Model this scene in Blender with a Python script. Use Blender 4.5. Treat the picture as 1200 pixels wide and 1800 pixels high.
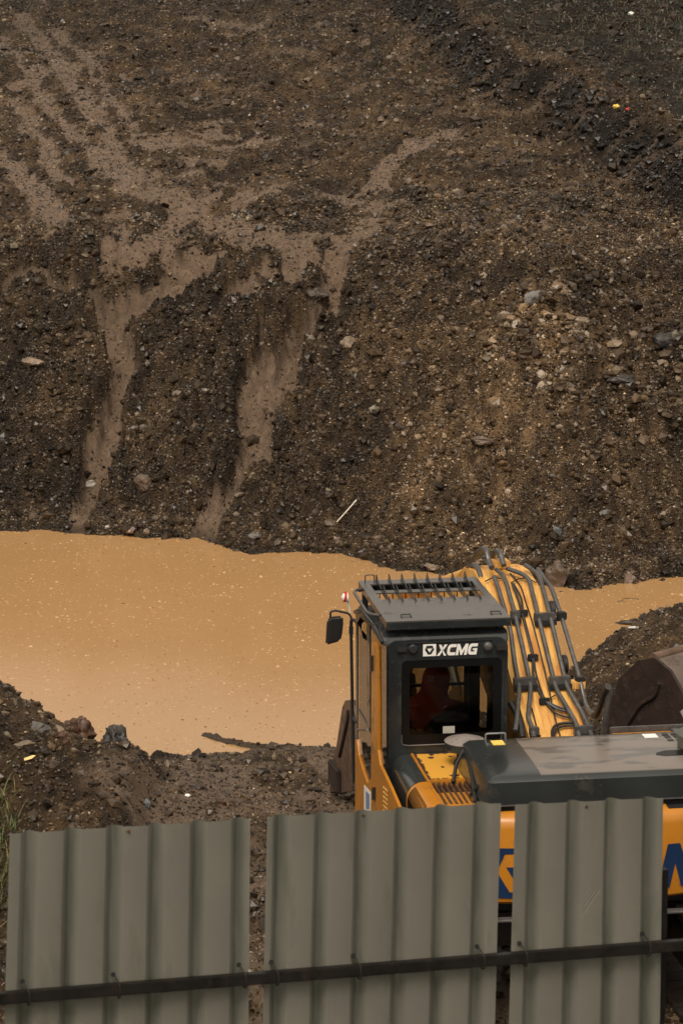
import bpy, bmesh, math, random
import numpy as np
from mathutils import Vector, Matrix, noise as mnoise

for o in list(bpy.data.objects): bpy.data.objects.remove(o)
S = bpy.context.scene
COL = S.collection
R = math.radians
random.seed(7); RNG = np.random.default_rng(11)

# ------------------------------------------------------------------ camera, sky, sun, exposure
CH, PITCH, FPX = 8.6, R(11.7), 4840.0            # eye height, downward pitch, focal length in 1200x1800 pixels
cam = bpy.data.cameras.new('camera'); camo = bpy.data.objects.new('camera', cam); COL.objects.link(camo)
camo.location = (0, 0, CH); camo.rotation_euler = (R(90) - PITCH, 0, 0)
cam.sensor_fit = 'VERTICAL'; cam.sensor_height = 24; cam.lens = FPX / 1800 * 24
cam.clip_start = 0.5; cam.clip_end = 600
cam.dof.use_dof = True; cam.dof.focus_distance = 31.0; cam.dof.aperture_fstop = 5.0
S.camera = camo

SUN_EL, SUN_AZ = R(58), R(195)                   # azimuth measured clockwise from +Y
w = bpy.data.worlds.new('World'); S.world = w; w.use_nodes = True
nt = w.node_tree; bgn = nt.nodes['Background']
sky = nt.nodes.new('ShaderNodeTexSky'); sky.sky_type = 'NISHITA'; sky.sun_disc = False
sky.sun_elevation = SUN_EL; sky.sun_rotation = SUN_AZ; sky.dust_density = 4; sky.air_density = 1.2
hs = nt.nodes.new('ShaderNodeHueSaturation'); hs.inputs['Saturation'].default_value = 0.10
mx = nt.nodes.new('ShaderNodeMix'); mx.data_type = 'RGBA'; mx.blend_type = 'MULTIPLY'
mx.inputs['Factor'].default_value = 1; mx.inputs[7].default_value = (1.0, 0.885, 0.755, 1)
nt.links.new(sky.outputs[0], hs.inputs['Color']); nt.links.new(hs.outputs[0], mx.inputs[6])
nt.links.new(mx.outputs[2], bgn.inputs['Color']); bgn.inputs['Strength'].default_value = 0.15
sl = bpy.data.lights.new('sun', 'SUN'); slo = bpy.data.objects.new('sun', sl); COL.objects.link(slo)
sl.energy = 1.45; sl.angle = R(24); sl.color = (1, 0.93, 0.84)
slo.rotation_euler = (R(90) - SUN_EL, 0, R(180) - SUN_AZ)
slo.location = (0, 0, 30)
S.view_settings.view_transform = 'Standard'; S.view_settings.look = 'None'
S.view_settings.exposure = 0.30; S.view_settings.gamma = 1

# ------------------------------------------------------------------ tagging
def tag(o, label=None, cat=None, group=None, kind=None):
    if label: o['label'] = label
    if cat: o['category'] = cat
    if group: o['group'] = group
    if kind: o['kind'] = kind
    return o
def thing(name, label, cat, loc=(0, 0, 0), rz=0, group=None):
    o = bpy.data.objects.new(name, None); COL.objects.link(o)
    o.location = loc; o.rotation_euler = (0, 0, rz); o.empty_display_size = .2
    return tag(o, label, cat, group)

# ------------------------------------------------------------------ materials
def nodes_of(m):
    return m.node_tree.nodes, m.node_tree.links
def mat(name, col, rough=.5, metal=0, vary=.25, scale=6, dirt=None, dirt_amt=0.0, bump=0, bscale=60, spec=.5, coat=0, stretch=None):
    """Principled with large-scale tone variation, optional dirt patches and bump, object coordinates."""
    m = bpy.data.materials.new(name); m.use_nodes = True
    N, L = nodes_of(m); b = N['Principled BSDF']
    b.inputs['Roughness'].default_value = rough; b.inputs['Metallic'].default_value = metal
    b.inputs['Specular IOR Level'].default_value = spec
    if coat: b.inputs['Coat Weight'].default_value = coat; b.inputs['Coat Roughness'].default_value = .15
    tc = N.new('ShaderNodeTexCoord')
    n = N.new('ShaderNodeTexNoise'); n.inputs['Scale'].default_value = scale; n.inputs['Detail'].default_value = 6
    L.new(tc.outputs['Object'], n.inputs['Vector'])
    r = N.new('ShaderNodeValToRGB'); e = r.color_ramp.elements
    e[0].position = .3; e[1].position = .7
    e[0].color = tuple(c * (1 - vary) for c in col) + (1,); e[1].color = tuple(min(1, c * (1 + vary)) for c in col) + (1,)
    L.new(n.outputs['Fac'], r.inputs['Fac']); out = r.outputs['Color']
    if dirt:
        n2 = N.new('ShaderNodeTexNoise'); n2.inputs['Scale'].default_value = scale * 1.7; n2.inputs['Detail'].default_value = 9
        n2.inputs['Roughness'].default_value = .68
        if stretch:
            mp = N.new('ShaderNodeMapping'); mp.inputs['Scale'].default_value = stretch; L.new(tc.outputs['Object'], mp.inputs['Vector']); L.new(mp.outputs[0], n2.inputs['Vector'])
        else: L.new(tc.outputs['Object'], n2.inputs['Vector'])
        r2 = N.new('ShaderNodeValToRGB'); r2.color_ramp.elements[0].position = .62 - dirt_amt * .35
        r2.color_ramp.elements[1].position = .72 - dirt_amt * .2
        L.new(n2.outputs['Fac'], r2.inputs['Fac'])
        mm = N.new('ShaderNodeMix'); mm.data_type = 'RGBA'
        L.new(r2.outputs['Color'], mm.inputs['Factor']); L.new(out, mm.inputs[6]); mm.inputs[7].default_value = tuple(dirt) + (1,)
        out = mm.outputs[2]
        mr = N.new('ShaderNodeMapRange'); mr.inputs['To Min'].default_value = rough; mr.inputs['To Max'].default_value = min(.9, rough + (.3 if rough > .2 else .1))
        L.new(r2.outputs['Color'], mr.inputs['Value']); L.new(mr.outputs[0], b.inputs['Roughness'])
    L.new(out, b.inputs['Base Color'])
    if bump:
        n3 = N.new('ShaderNodeTexNoise'); n3.inputs['Scale'].default_value = bscale; n3.inputs['Detail'].default_value = 5
        L.new(tc.outputs['Object'], n3.inputs['Vector'])
        bp = N.new('ShaderNodeBump'); bp.inputs['Strength'].default_value = bump; bp.inputs['Distance'].default_value = .01
        L.new(n3.outputs['Fac'], bp.inputs['Height']); L.new(bp.outputs[0], b.inputs['Normal'])
    return m
def glass(name, tint, alpha_rough=.02, ior=1.45):
    m = bpy.data.materials.new(name); m.use_nodes = True
    N, L = nodes_of(m); N.remove(N['Principled BSDF']); out = N['Material Output']
    t = N.new('ShaderNodeBsdfTransparent'); t.inputs['Color'].default_value = tuple(tint) + (1,)
    g = N.new('ShaderNodeBsdfGlossy'); g.inputs['Roughness'].default_value = alpha_rough
    f = N.new('ShaderNodeFresnel'); f.inputs['IOR'].default_value = ior
    s = N.new('ShaderNodeMixShader')
    L.new(f.outputs[0], s.inputs[0]); L.new(t.outputs[0], s.inputs[1]); L.new(g.outputs[0], s.inputs[2]); L.new(s.outputs[0], out.inputs[0])
    return m

YEL = (0.42, 0.162, 0.011)
M = dict(
    yellow=mat('yellow_paint', YEL, .38, vary=.10, scale=3, dirt=(.20, .10, .035), dirt_amt=.2, bump=.04, bscale=25, coat=.12),
    boomy=mat('boom_yellow_paint', (.68, .385, .10), .36, vary=.10, scale=3, dirt=(.42, .17, .03), dirt_amt=.55, bump=.05, bscale=20, stretch=(5, .5, .5)),
    dark=mat('dark_grey_paint', (.016, .019, .020), .26, vary=.25, scale=4, dirt=(.034, .031, .026), dirt_amt=.2, bump=.03, bscale=40),
    hood=mat('hood_grey_paint', (.024, .028, .028), .22, vary=.2, scale=2.2, dirt=(.040, .036, .030), dirt_amt=.15, bump=.01, bscale=14, coat=.25),
    guard=mat('guard_steel', (.060, .054, .048), .26, vary=.12, scale=3, dirt=(.05, .044, .038), dirt_amt=.1, bump=.02, bscale=60),
    black=mat('black_rubber', (.012, .012, .012), .55, vary=.3, scale=20),
    gloss_black=mat('black_frit', (.004, .004, .004), .35, vary=.1, spec=.2),
    pipe=mat('grey_steel_pipe', (.095, .092, .088), .35, metal=.35, vary=.25, scale=14, dirt=(.06, .05, .04), dirt_amt=.2),
    hose=mat('black_hose', (.016, .015, .014), .4, vary=.3, scale=20),
    steel=mat('worn_steel', (.30, .29, .28), .3, metal=.8, vary=.2, scale=20),
    mudsteel=mat('muddy_bucket_steel', (.105, .062, .038), .5, vary=.35, scale=5, dirt=(.055, .036, .024), dirt_amt=.4, bump=.25, bscale=30),
    rustdark=mat('dark_rusted_steel', (.022, .012, .008), .62, vary=.4, scale=5, dirt=(.04, .026, .018), dirt_amt=.25, bump=.35, bscale=40),
    rust=mat('rusty_slat_steel', (.060, .026, .010), .6, vary=.5, scale=16, dirt=(.30, .15, .03), dirt_amt=.2, bump=.2),
    white=mat('white_vinyl', (.72, .70, .66), .5, vary=.06),
    blue=mat('blue_vinyl', (.004, .020, .065), .45, vary=.08),
    label=mat('yellow_label', (.75, .52, .10), .5, vary=.1, scale=30),
    red=mat('red_lens', (.55, .03, .015), .25, vary=.15),
    seat=mat('black_seat_fabric', (.014, .014, .015), .8, vary=.3, scale=30),
    capgrey=mat('intake_cap_plastic', (.20, .175, .155), .5, vary=.12, scale=8, dirt=(.11, .09, .075), dirt_amt=.25),
    fence=mat('painted_sheet_steel', (.268, .260, .218), .36, vary=.07, scale=2.2, dirt=(.21, .21, .165), dirt_amt=.2, stretch=(1.5, 1.5, .3)),
    rail=mat('dark_wet_steel_rail', (.009, .0078, .0066), .5, vary=.4, scale=9, dirt=(.016, .010, .006), dirt_amt=.3, bump=.1, spec=.25),
    tie=mat('tie_wire', (.022, .018, .015), .6, metal=.2, vary=.3),
    skin=mat('skin', (.28, .14, .085), .5, vary=.1),
    jacket=mat('orange_red_work_jacket', (.42, .055, .02), .75, vary=.2, scale=10),
    trousers=mat('dark_trousers', (.02, .022, .03), .8, vary=.2),
    cap=mat('dark_maroon_cap', (.10, .022, .014), .75, vary=.2),
)
def trough_tint(m):  # dark greenish tint, stronger with depth into the troughs, streaked by noise
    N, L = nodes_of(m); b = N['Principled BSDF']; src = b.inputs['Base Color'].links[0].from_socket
    a = N.new('ShaderNodeAttribute'); a.attribute_name = 'trough_tint'; n = N.new('ShaderNodeTexNoise'); n.inputs['Scale'].default_value = 5; n.inputs['Detail'].default_value = 6
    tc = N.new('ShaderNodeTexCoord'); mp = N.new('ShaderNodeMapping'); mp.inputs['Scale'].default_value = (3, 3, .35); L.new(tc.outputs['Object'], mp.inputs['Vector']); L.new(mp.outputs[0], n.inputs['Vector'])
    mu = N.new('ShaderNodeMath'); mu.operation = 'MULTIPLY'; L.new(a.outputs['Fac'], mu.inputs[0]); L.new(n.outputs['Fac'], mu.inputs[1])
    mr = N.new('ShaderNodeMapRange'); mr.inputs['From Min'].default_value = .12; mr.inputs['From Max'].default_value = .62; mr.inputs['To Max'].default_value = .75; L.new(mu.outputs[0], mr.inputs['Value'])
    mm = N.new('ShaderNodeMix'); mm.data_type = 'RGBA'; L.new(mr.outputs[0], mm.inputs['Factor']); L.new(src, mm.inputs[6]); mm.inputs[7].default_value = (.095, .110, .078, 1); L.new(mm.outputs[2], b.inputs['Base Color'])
trough_tint(M['fence'])
def pale_top(m):
    """paler, rougher tone on the flat top of the hood, right of a sharp line"""
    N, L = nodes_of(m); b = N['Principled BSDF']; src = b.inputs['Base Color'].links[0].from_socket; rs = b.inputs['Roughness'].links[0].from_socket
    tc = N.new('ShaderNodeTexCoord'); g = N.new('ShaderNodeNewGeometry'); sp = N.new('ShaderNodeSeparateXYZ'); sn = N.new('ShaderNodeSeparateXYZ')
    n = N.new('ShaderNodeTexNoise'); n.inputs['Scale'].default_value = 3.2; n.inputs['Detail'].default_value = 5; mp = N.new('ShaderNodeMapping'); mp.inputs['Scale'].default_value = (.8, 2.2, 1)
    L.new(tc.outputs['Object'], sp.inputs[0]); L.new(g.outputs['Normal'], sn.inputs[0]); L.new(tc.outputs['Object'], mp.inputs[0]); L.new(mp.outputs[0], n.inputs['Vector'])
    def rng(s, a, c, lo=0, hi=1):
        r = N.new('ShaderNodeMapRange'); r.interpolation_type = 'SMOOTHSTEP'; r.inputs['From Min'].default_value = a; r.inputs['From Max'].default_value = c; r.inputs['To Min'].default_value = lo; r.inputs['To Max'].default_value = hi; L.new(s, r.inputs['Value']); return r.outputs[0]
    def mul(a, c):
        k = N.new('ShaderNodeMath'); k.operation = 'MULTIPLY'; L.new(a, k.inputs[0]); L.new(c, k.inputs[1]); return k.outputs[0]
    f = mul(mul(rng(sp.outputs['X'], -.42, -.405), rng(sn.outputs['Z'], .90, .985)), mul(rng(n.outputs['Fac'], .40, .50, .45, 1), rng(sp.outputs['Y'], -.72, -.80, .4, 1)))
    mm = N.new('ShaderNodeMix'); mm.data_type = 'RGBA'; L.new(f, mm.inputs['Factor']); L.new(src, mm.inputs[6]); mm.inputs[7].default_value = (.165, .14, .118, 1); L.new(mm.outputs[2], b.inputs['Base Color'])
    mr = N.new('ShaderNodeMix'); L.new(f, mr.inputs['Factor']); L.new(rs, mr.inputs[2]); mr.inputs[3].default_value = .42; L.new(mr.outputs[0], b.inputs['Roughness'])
pale_top(M['hood'])
M['glass_side'] = glass('side_glass', (.74, .72, .66))
M['glass_rear'] = glass('tinted_rear_glass', (.56, .54, .48), ior=1.22)
M['glass_front'] = glass('front_glass', (.72, .72, .68))
M['mirror'] = mat('mirror_glass', (.05, .05, .05), .12, metal=.6, vary=.1)

# ------------------------------------------------------------------ mesh helpers
def new(): return bmesh.new()
def obj(name, bm, m, parent=None, smooth=False, rot=None):
    if rot is not None:
        bmesh.ops.rotate(bm, cent=rot[0], matrix=Matrix.Rotation(rot[1], 3, 'Z'), verts=bm.verts)
    bmesh.ops.recalc_face_normals(bm, faces=bm.faces)
    me = bpy.data.meshes.new(name); bm.to_mesh(me); bm.free()
    if smooth:
        me.polygons.foreach_set('use_smooth', [True] * len(me.polygons))
        me.set_sharp_from_angle(angle=R(38))
    me.materials.append(M[m] if isinstance(m, str) else m)
    o = bpy.data.objects.new(name, me); COL.objects.link(o)
    if parent is not None: o.parent = parent
    return o
def _bev(bm, verts, r, seg=2):
    if r <= 0: return
    es = {e for v in verts for e in v.link_edges}
    bmesh.ops.bevel(bm, geom=list(es), offset=r, segments=seg, affect='EDGES', clamp_overlap=True)
def hexa(bm, p, bev=0, seg=2):
    """p: 8 points, bottom loop then top loop."""
    v = [bm.verts.new(q) for q in p]
    for f in ((3, 2, 1, 0), (4, 5, 6, 7), (0, 1, 5, 4), (1, 2, 6, 5), (2, 3, 7, 6), (3, 0, 4, 7)):
        bm.faces.new([v[i] for i in f])
    _bev(bm, v, bev, seg); return bm
def box(bm, x0, x1, y0, y1, z0, z1, bev=0, seg=2):
    return hexa(bm, [(x0, y0, z0), (x1, y0, z0), (x1, y1, z0), (x0, y1, z0), (x0, y0, z1), (x1, y0, z1), (x1, y1, z1), (x0, y1, z1)], bev, seg)
AX = {'yz': lambda a, b, c: (c, a, b), 'xz': lambda a, b, c: (a, c, b), 'xy': lambda a, b, c: (a, b, c)}
def prism(bm, pts, plane, a, b, bev=0, seg=2):
    f = AX[plane]
    A = [bm.verts.new(f(p[0], p[1], a)) for p in pts]; B = [bm.verts.new(f(p[0], p[1], b)) for p in pts]
    n = len(pts); bm.faces.new(A[::-1]); bm.faces.new(B)
    for i in range(n): bm.faces.new((A[i], A[(i + 1) % n], B[(i + 1) % n], B[i]))
    _bev(bm, A + B, bev, seg); return bm
def ringplate(bm, outer, inner, plane, a, b):
    f = AX[plane]; n = len(outer)
    L = [[bm.verts.new(f(p[0], p[1], d)) for p in q] for q in (outer, inner) for d in (a, b)]
    oa, ob, ia, ib = L
    for i in range(n):
        j = (i + 1) % n
        bm.faces.new((oa[i], oa[j], ia[j], ia[i])); bm.faces.new((ob[i], ib[i], ib[j], ob[j]))
        bm.faces.new((oa[i], ob[i], ob[j], oa[j])); bm.faces.new((ia[i], ia[j], ib[j], ib[i]))
    return bm
def rrect(x0, x1, z0, z1, r, n=5):
    P = []
    for cx, cz, a0 in ((x1 - r, z1 - r, 0), (x0 + r, z1 - r, 90), (x0 + r, z0 + r, 180), (x1 - r, z0 + r, 270)):
        for k in range(n + 1):
            a = R(a0 + 90 * k / n); P.append((cx + r * math.cos(a), cz + r * math.sin(a)))
    return P
def fillet(pts, r, n=4):
    pts = [Vector(p) for p in pts]; out = [pts[0]]
    for i in range(1, len(pts) - 1):
        a, b, c = pts[i - 1], pts[i], pts[i + 1]
        d1 = (a - b); d2 = (c - b); rr = min(r, d1.length * .45, d2.length * .45)
        p, q = b + d1.normalized() * rr, b + d2.normalized() * rr
        for k in range(n + 1):
            t = k / n; out.append((1 - t) ** 2 * p + 2 * t * (1 - t) * b + t * t * q)
    out.append(pts[-1]); return out
def tube(bm, pts, r, seg=8, fr=0, taper=None):
    P = fillet(pts, fr) if fr else [Vector(p) for p in pts]
    n = len(P); rings = []; up = None
    for i, p in enumerate(P):
        t = (P[min(i + 1, n - 1)] - P[max(i - 1, 0)]).normalized()
        if up is None:
            up = Vector((0, 0, 1)) if abs(t.z) < .9 else Vector((1, 0, 0))
        s = t.cross(up).normalized(); up = s.cross(t).normalized()
        rr = r if taper is None else r + (taper - r) * i / (n - 1)
        rings.append([bm.verts.new(p + rr * (math.cos(2 * math.pi * k / seg) * s + math.sin(2 * math.pi * k / seg) * up)) for k in range(seg)])
    for a, b in zip(rings, rings[1:]):
        for k in range(seg): bm.faces.new((a[k], a[(k + 1) % seg], b[(k + 1) % seg], b[k]))
    bm.faces.new(rings[0][::-1]); bm.faces.new(rings[-1]); return bm
def lathe(bm, prof, c, axis='z', seg=24):
    c = Vector(c); rings = []
    for r, h in prof:
        ring = []
        for k in range(seg):
            a = 2 * math.pi * k / seg; u, v = r * math.cos(a), r * math.sin(a)
            ring.append(bm.verts.new(c + (Vector((u, v, h)) if axis == 'z' else Vector((u, h, v)) if axis == 'y' else Vector((h, u, v)))))
        rings.append(ring)
    for a, b in zip(rings, rings[1:]):
        for k in range(seg): bm.faces.new((a[k], a[(k + 1) % seg], b[(k + 1) % seg], b[k]))
    bm.faces.new(rings[0][::-1]); bm.faces.new(rings[-1]); return bm
def polys(bm, plist, f3, depth):
    """flat lettering polygons (convex or ear-clippable) extruded by depth along normal; f3(u, v, d)->xyz"""
    for P in plist:
        A = [bm.verts.new(f3(u, v, 0)) for u, v in P]; B = [bm.verts.new(f3(u, v, depth)) for u, v in P]
        n = len(P); bm.faces.new(A[::-1]); bm.faces.new(B)
        for i in range(n): bm.faces.new((A[i], A[(i + 1) % n], B[(i + 1) % n], B[i]))
    bmesh.ops.triangulate(bm, faces=[f for f in bm.faces if len(f.verts) > 4]); return bm

# ------------------------------------------------------------------ vector noise on arrays
_perm = RNG.permutation(512).astype(np.int64)
_g = RNG.uniform(0, 2 * np.pi, 512); _gx, _gy = np.cos(_g), np.sin(_g)
def perlin(x, y, seed=0):
    xi, yi = np.floor(x).astype(np.int64), np.floor(y).astype(np.int64)
    fx, fy = x - xi, y - yi
    u, v = fx * fx * fx * (fx * (fx * 6 - 15) + 10), fy * fy * fy * (fy * (fy * 6 - 15) + 10)
    def g(ix, iy, dx, dy):
        h = _perm[(_perm[(ix + seed * 57) & 511] + iy + seed * 131) & 511]
        return _gx[h] * dx + _gy[h] * dy
    a, b = g(xi, yi, fx, fy), g(xi + 1, yi, fx - 1, fy)
    c, d = g(xi, yi + 1, fx, fy - 1), g(xi + 1, yi + 1, fx - 1, fy - 1)
    return (a + u * (b - a)) * (1 - v) + (c + u * (d - c)) * v
def sst(a, b, x):
    t = np.clip((x - a) / (b - a), 0, 1); return t * t * (3 - 2 * t)

# ------------------------------------------------------------------ the ground
WATER = -0.7
FARX = [-60, -12, -7.3, -5.5, -4.96, -4.1, -3.08, -2.31, -1.78, -1.41, -.71, 0, .35, .77, 1.7, 2.39, 3.02, 3.59, 4.21, 5.1, 6, 9, 60]
FARY = [45, 44, 43.46, 43.46, 43.46, 43.11, 42.81, 42.9, 42.06, 41.65, 41.85, 41.65, 41.25, 40.54, 40.28, 40.28, 39.53, 39.35, 39.71, 40.16, 40.3, 41, 42]
NRX = [-60, -8, -2.4, -2.0, -1.53, -1.14, -.9, 0, .7, 2.0, 3.12, 3.52, 4.17, 4.83, 7, 60]
NRY = [31.5, 31, 30.8, 30.85, 30.96, 31.1, 31.3, 31.3, 31.5, 33.0, 34.8, 35.9, 36.96, 37.8, 38.6, 39]
PS = [-3, -1.0, 0, .25, 1, 3, 5, 6.5, 9, 14, 20, 30, 60, 110]
PZ = [-1.6, -1.15, -.7, -.5, .0, 1.35, 2.62, 3.3, 3.85, 4.7, 5.6, 7.4, 12.6, 19]
LMX = [-12, -6, -4.2, -3.7, -3.46, -3.2, -2.95, -2.7, -2.3, -2.12, -1.9, -1.5, -1.1]
LMZ = [2.6, 2.3, 1.85, 1.62, 1.47, 1.27, 1.0, .86, .82, .72, .30, .12, 0]
RMX = [1.9, 2.3, 2.55, 2.8, 3.1, 3.5, 3.9, 4.6, 6, 12]
RMZ = [0, .1, .42, .72, .92, 1.10, 1.20, 1.38, 1.6, 2.0]
def h_base(x, y):
    yf, yn = np.interp(x, FARX, FARY), np.interp(x, NRX, NRY)
    far = np.interp(y - yf, PS, PZ)
    t = yn - y
    near = np.where(t > 0, WATER + np.minimum(.28 * t, .06 + .105 * t), WATER + .45 * t)
    near = np.minimum(near, 0.0) if np.ndim(near) else min(near, 0.0)
    near = np.maximum(near, -1.6)
    z = np.where(y > .5 * (yf + yn), np.maximum(far, -1.6), near)
    # mounds on the near bank
    prof = np.where(y < 27, sst(21.8, 27, y) ** 1.1, 1 - sst(27.0, 30.4, y))
    z = z + np.interp(x, LMX, LMZ) * prof
    prof = np.where(y < 30.5, sst(26.8, 30.5, y), 1 - sst(30.6, 34.5, y))
    z = z + np.interp(x, RMX, RMZ) * prof
    # platform under the spare bucket
    z = z + .25 * np.exp(-(((x - 3.2) / .9) ** 2 + ((y - 26.6) / 1.2) ** 2) ** 2)
    # bank that carries the fence, camera side
    bank = 2.5 * (1 - sst(13.6, 18.2, y + .25 * (x + 1)))
    z = np.where(y < 18.6, np.maximum(z, bank), z) + 0 * x
    return z
def wray(px, py):
    u = -(py - 900) / FPX; r = (px - 600) / FPX; c, s = math.cos(PITCH), math.sin(PITCH)
    return np.array([r, c + u * s, -s + u * c])
def hit(px, py, hf):
    """ground point seen at a place of the photograph (used to survey the site)"""
    d = wray(px, py); t = np.linspace(14, 110, 4000) / d[1]
    P = np.array([0, 0, CH])[None] + t[:, None] * d[None]
    P = P[P[:, 1] > 19.0]
    below = P[:, 2] < hf(P[:, 0], P[:, 1])
    i = int(np.argmax(below)) if below.any() else len(P) - 1
    return P[i]
def h_base0(x, y):
    return h_base(x, y)
GUL = [  # wash channels and wet tracks: points surveyed from the photograph, width in metres
    ([(140, 930), (150, 880), (165, 800), (175, 750), (190, 690), (208, 630), (218, 575), (196, 530), (145, 505)], .27),
    ([(360, 940), (385, 890), (425, 810), (440, 760), (447, 700), (470, 640), (520, 590), (560, 540), (580, 490), (612, 430), (655, 380)], .34),
    ([(470, 690), (505, 620), (540, 570)], .18),
    ([(196, 525), (265, 490), (330, 462), (390, 440), (500, 420), (630, 410)], .34),
    ([(400, 500), (470, 470), (540, 455)], .36),
    ([(55, 120), (90, 190), (150, 258), (190, 292)], .24), ([(165, 170), (188, 240), (205, 300)], .2), ([(100, 40), (160, 120), (215, 200), (255, 262)], .16), ([(30, 170), (75, 240), (115, 330)], .18), ([(0, 60), (60, 150)], .2),
    ([(0, 255), (50, 320), (105, 395), (80, 412)], .28),
    ([(190, 290), (250, 340), (340, 375), (430, 400), (520, 440)], .42),
    ([(230, 250), (330, 243), (460, 238)], .5), ([(260, 230), (420, 226)], .25),
    ([(590, 340), (650, 360), (690, 350)], .4), ([(40, 30), (90, 90), (130, 150), (170, 190)], .35),
    ([(0, 150), (60, 140), (120, 120)], .4), ([(345, 40), (440, 45)], .5), ([(310, 940), (300, 905)], .05), ([(430, 640), (455, 600), (450, 560)], .1), ([(240, 640), (225, 600)], .1), ([(120, 500), (60, 470), (0, 480)], .25), ([(230, 455), (300, 400), (360, 350)], .3), ([(640, 320), (720, 260), (800, 230)], .3), ([(90, 40), (170, 110), (230, 130)], .2),
]
SCARP = [(700, -60), (745, 5), (800, 62), (850, 108), (900, 148), (960, 180), (1012, 192), (1062, 235), (1100, 262), (1145, 288), (1205, 332), (1300, 400)]
def to_world(path): return np.array([hit(px, py, h_base0)[:2] for px, py in path])
def path_dist(x, y, P):
    best = np.full(x.shape, 1e9, dtype=np.float32); side = np.zeros(x.shape, dtype=np.float32)
    for a, b in zip(P[:-1], P[1:]):
        d = b - a; L2 = float(d @ d) + 1e-9
        t = np.clip(((x - a[0]) * d[0] + (y - a[1]) * d[1]) / L2, 0, 1)
        dx, dy = x - a[0] - t * d[0], y - a[1] - t * d[1]
        dd = np.sqrt(dx * dx + dy * dy)
        m = dd < best; best = np.where(m, dd, best)
        side = np.where(m, np.sign(d[0] * dy - d[1] * dx), side)
    return best, side

def spaced(segs):
    out = []
    for a, b, st in segs: out.append(np.arange(a, b, st))
    return np.unique(np.round(np.concatenate(out), 4))
gx = spaced([(-60, -12, 3), (-12, -10.5, .25), (-10.5, -6.5, .05), (-6.5, 6.5, .028), (6.5, 11, .05), (11, 12, .25), (12, 61, 3)])
gy = spaced([(2, 18, .2), (18, 22, .06), (22, 31.5, .04), (31.5, 39.2, .10), (39.2, 52, .036), (52, 62, .055), (62, 78, .09), (78, 112, .8), (112, 151, 3)])
X, Y = np.meshgrid(gx, gy); X = X.astype(np.float32); Y = Y.astype(np.float32)
yf = np.interp(X, FARX, FARY).astype(np.float32)
wob = 1.0
Z = h_base(X, Y).astype(np.float32)
s_far = Y - yf
# wet mud mask
wx = X + .30 * perlin(X * 1.4, Y * .7, 3) + .12 * perlin(X * 5, Y * 3, 4) + .05 * perlin(X * 14, Y * 10, 2)
wy = Y + .5 * perlin(X * 1.4, Y * .9, 5) + .08 * perlin(X * 6, Y * 6, 6)
mud = np.zeros_like(X)
for path, wd in GUL:
    P = to_world(path); d, _ = path_dist(wx, wy, P)
    mud = np.maximum(mud, 1 - sst(.45 * wd, 1.25 * wd, d))
n1 = perlin(X * .9, Y * .55, 7) + .5 * perlin(X * 2.3, Y * 1.5, 8) + .3 * perlin(X * 6, Y * 4, 9)
c = hit(290, 370, h_base0)
patch = np.exp(-(((X - c[0]) / 2.9) ** 2 + ((Y - c[1]) / 8.0) ** 2))
mud = np.maximum(mud, sst(.12, .42, n1 * .75 + patch * .36 - .16) * sst(4.6, 6.5, s_far))
nearflat = (Y < 33) & (Y > 19)
mud = np.where(nearflat, sst(.05, .5, n1 * .7 + .42 - .35 * np.interp(X, LMX, LMZ) - .5 * sst(2.2, 2.9, X)), mud)
mud_s = mud.copy()
clump = perlin(X * 1.5, Y * .8, 14) + .7 * perlin(X * 3.6, Y * 2.0, 15) + .55 * perlin(X * 8, Y * 5, 16) + .3 * perlin(X * 18, Y * 12, 17)
mud = np.where(nearflat, mud, sst(.28, .66, mud * (.95 + np.where(s_far < 5.5, .18, .52) * clump) + .22 * np.minimum(clump, 0) - .25 * sst(.25, .6, clump) * sst(5, 7, s_far)))
strk = perlin(X * .22 + .1 * Y, Y * 1.5, 18) + .6 * perlin(X * .5, Y * 3.6, 19)
mud = np.maximum(mud, .55 * sst(.22, .6, strk + .25 * clump) * sst(7, 10, s_far))
hillm = sst(.1, .8, s_far)
steep = hillm * (1 - sst(5.5, 8, s_far))
# scarp: untouched ground lies higher to the right
SP = to_world(SCARP); dsc, side = path_dist(X + .35 * perlin(X * .9, Y * .5, 11) + .10 * perlin(X * 3.1, Y * 2.0, 10), Y + .6 * perlin(X * .6, Y * .5, 12) + .22 * perlin(X * 1.7, Y * 1.5, 13), SP)
sd = dsc * side
up = sst(-1.15, .10, sd)
right_up = np.where(Y > SP[-1][1] - 3, up, 0) * sst(5, 8, s_far)
Z += right_up * 1.0
Z += .35 * steep * np.exp(-(((X - 2.2) / 1.6) ** 2)) * sst(1, 4, s_far) * (1 - sst(4.5, 6.5, s_far))      # spoil heap on the right
Z += hillm * (.30 * perlin(X * .35, Y * .22, 20) + .13 * perlin(X * .8, Y * .6, 21))
Z -= hillm * mud_s * (.05 + .62 * sst(.2, 1.6, s_far) * (1 - sst(5, 7, s_far)))
for (px_, py_, rx, ry, am) in ((325, 680, .52, 2.2, .38), (80, 690, .6, 2.2, .30), (590, 720, .6, 2.4, .25)):
    q_ = hit(px_, py_, h_base0); Z += hillm * (1 - mud_s) * am * np.exp(-(((X - q_[0]) / rx) ** 2 + ((Y - q_[1]) / ry) ** 2))
rbp = hit(1050, 600, h_base0)
rubble = np.exp(-(((X - rbp[0]) / 1.55) ** 2 + ((Y - rbp[1]) / 1.7) ** 2))
amp = np.where(hillm > 0.02, hillm * (1.0 + .9 * steep + .35 * rubble), np.where(Y > 26, .8, 1.15)) * (1 - .66 * mud)
amp = amp * np.where(Y < 18.5, .4, 1)
def billow(f, sd_): return np.abs(perlin(X * f, Y * f, sd_)) * 2 - .5
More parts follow.
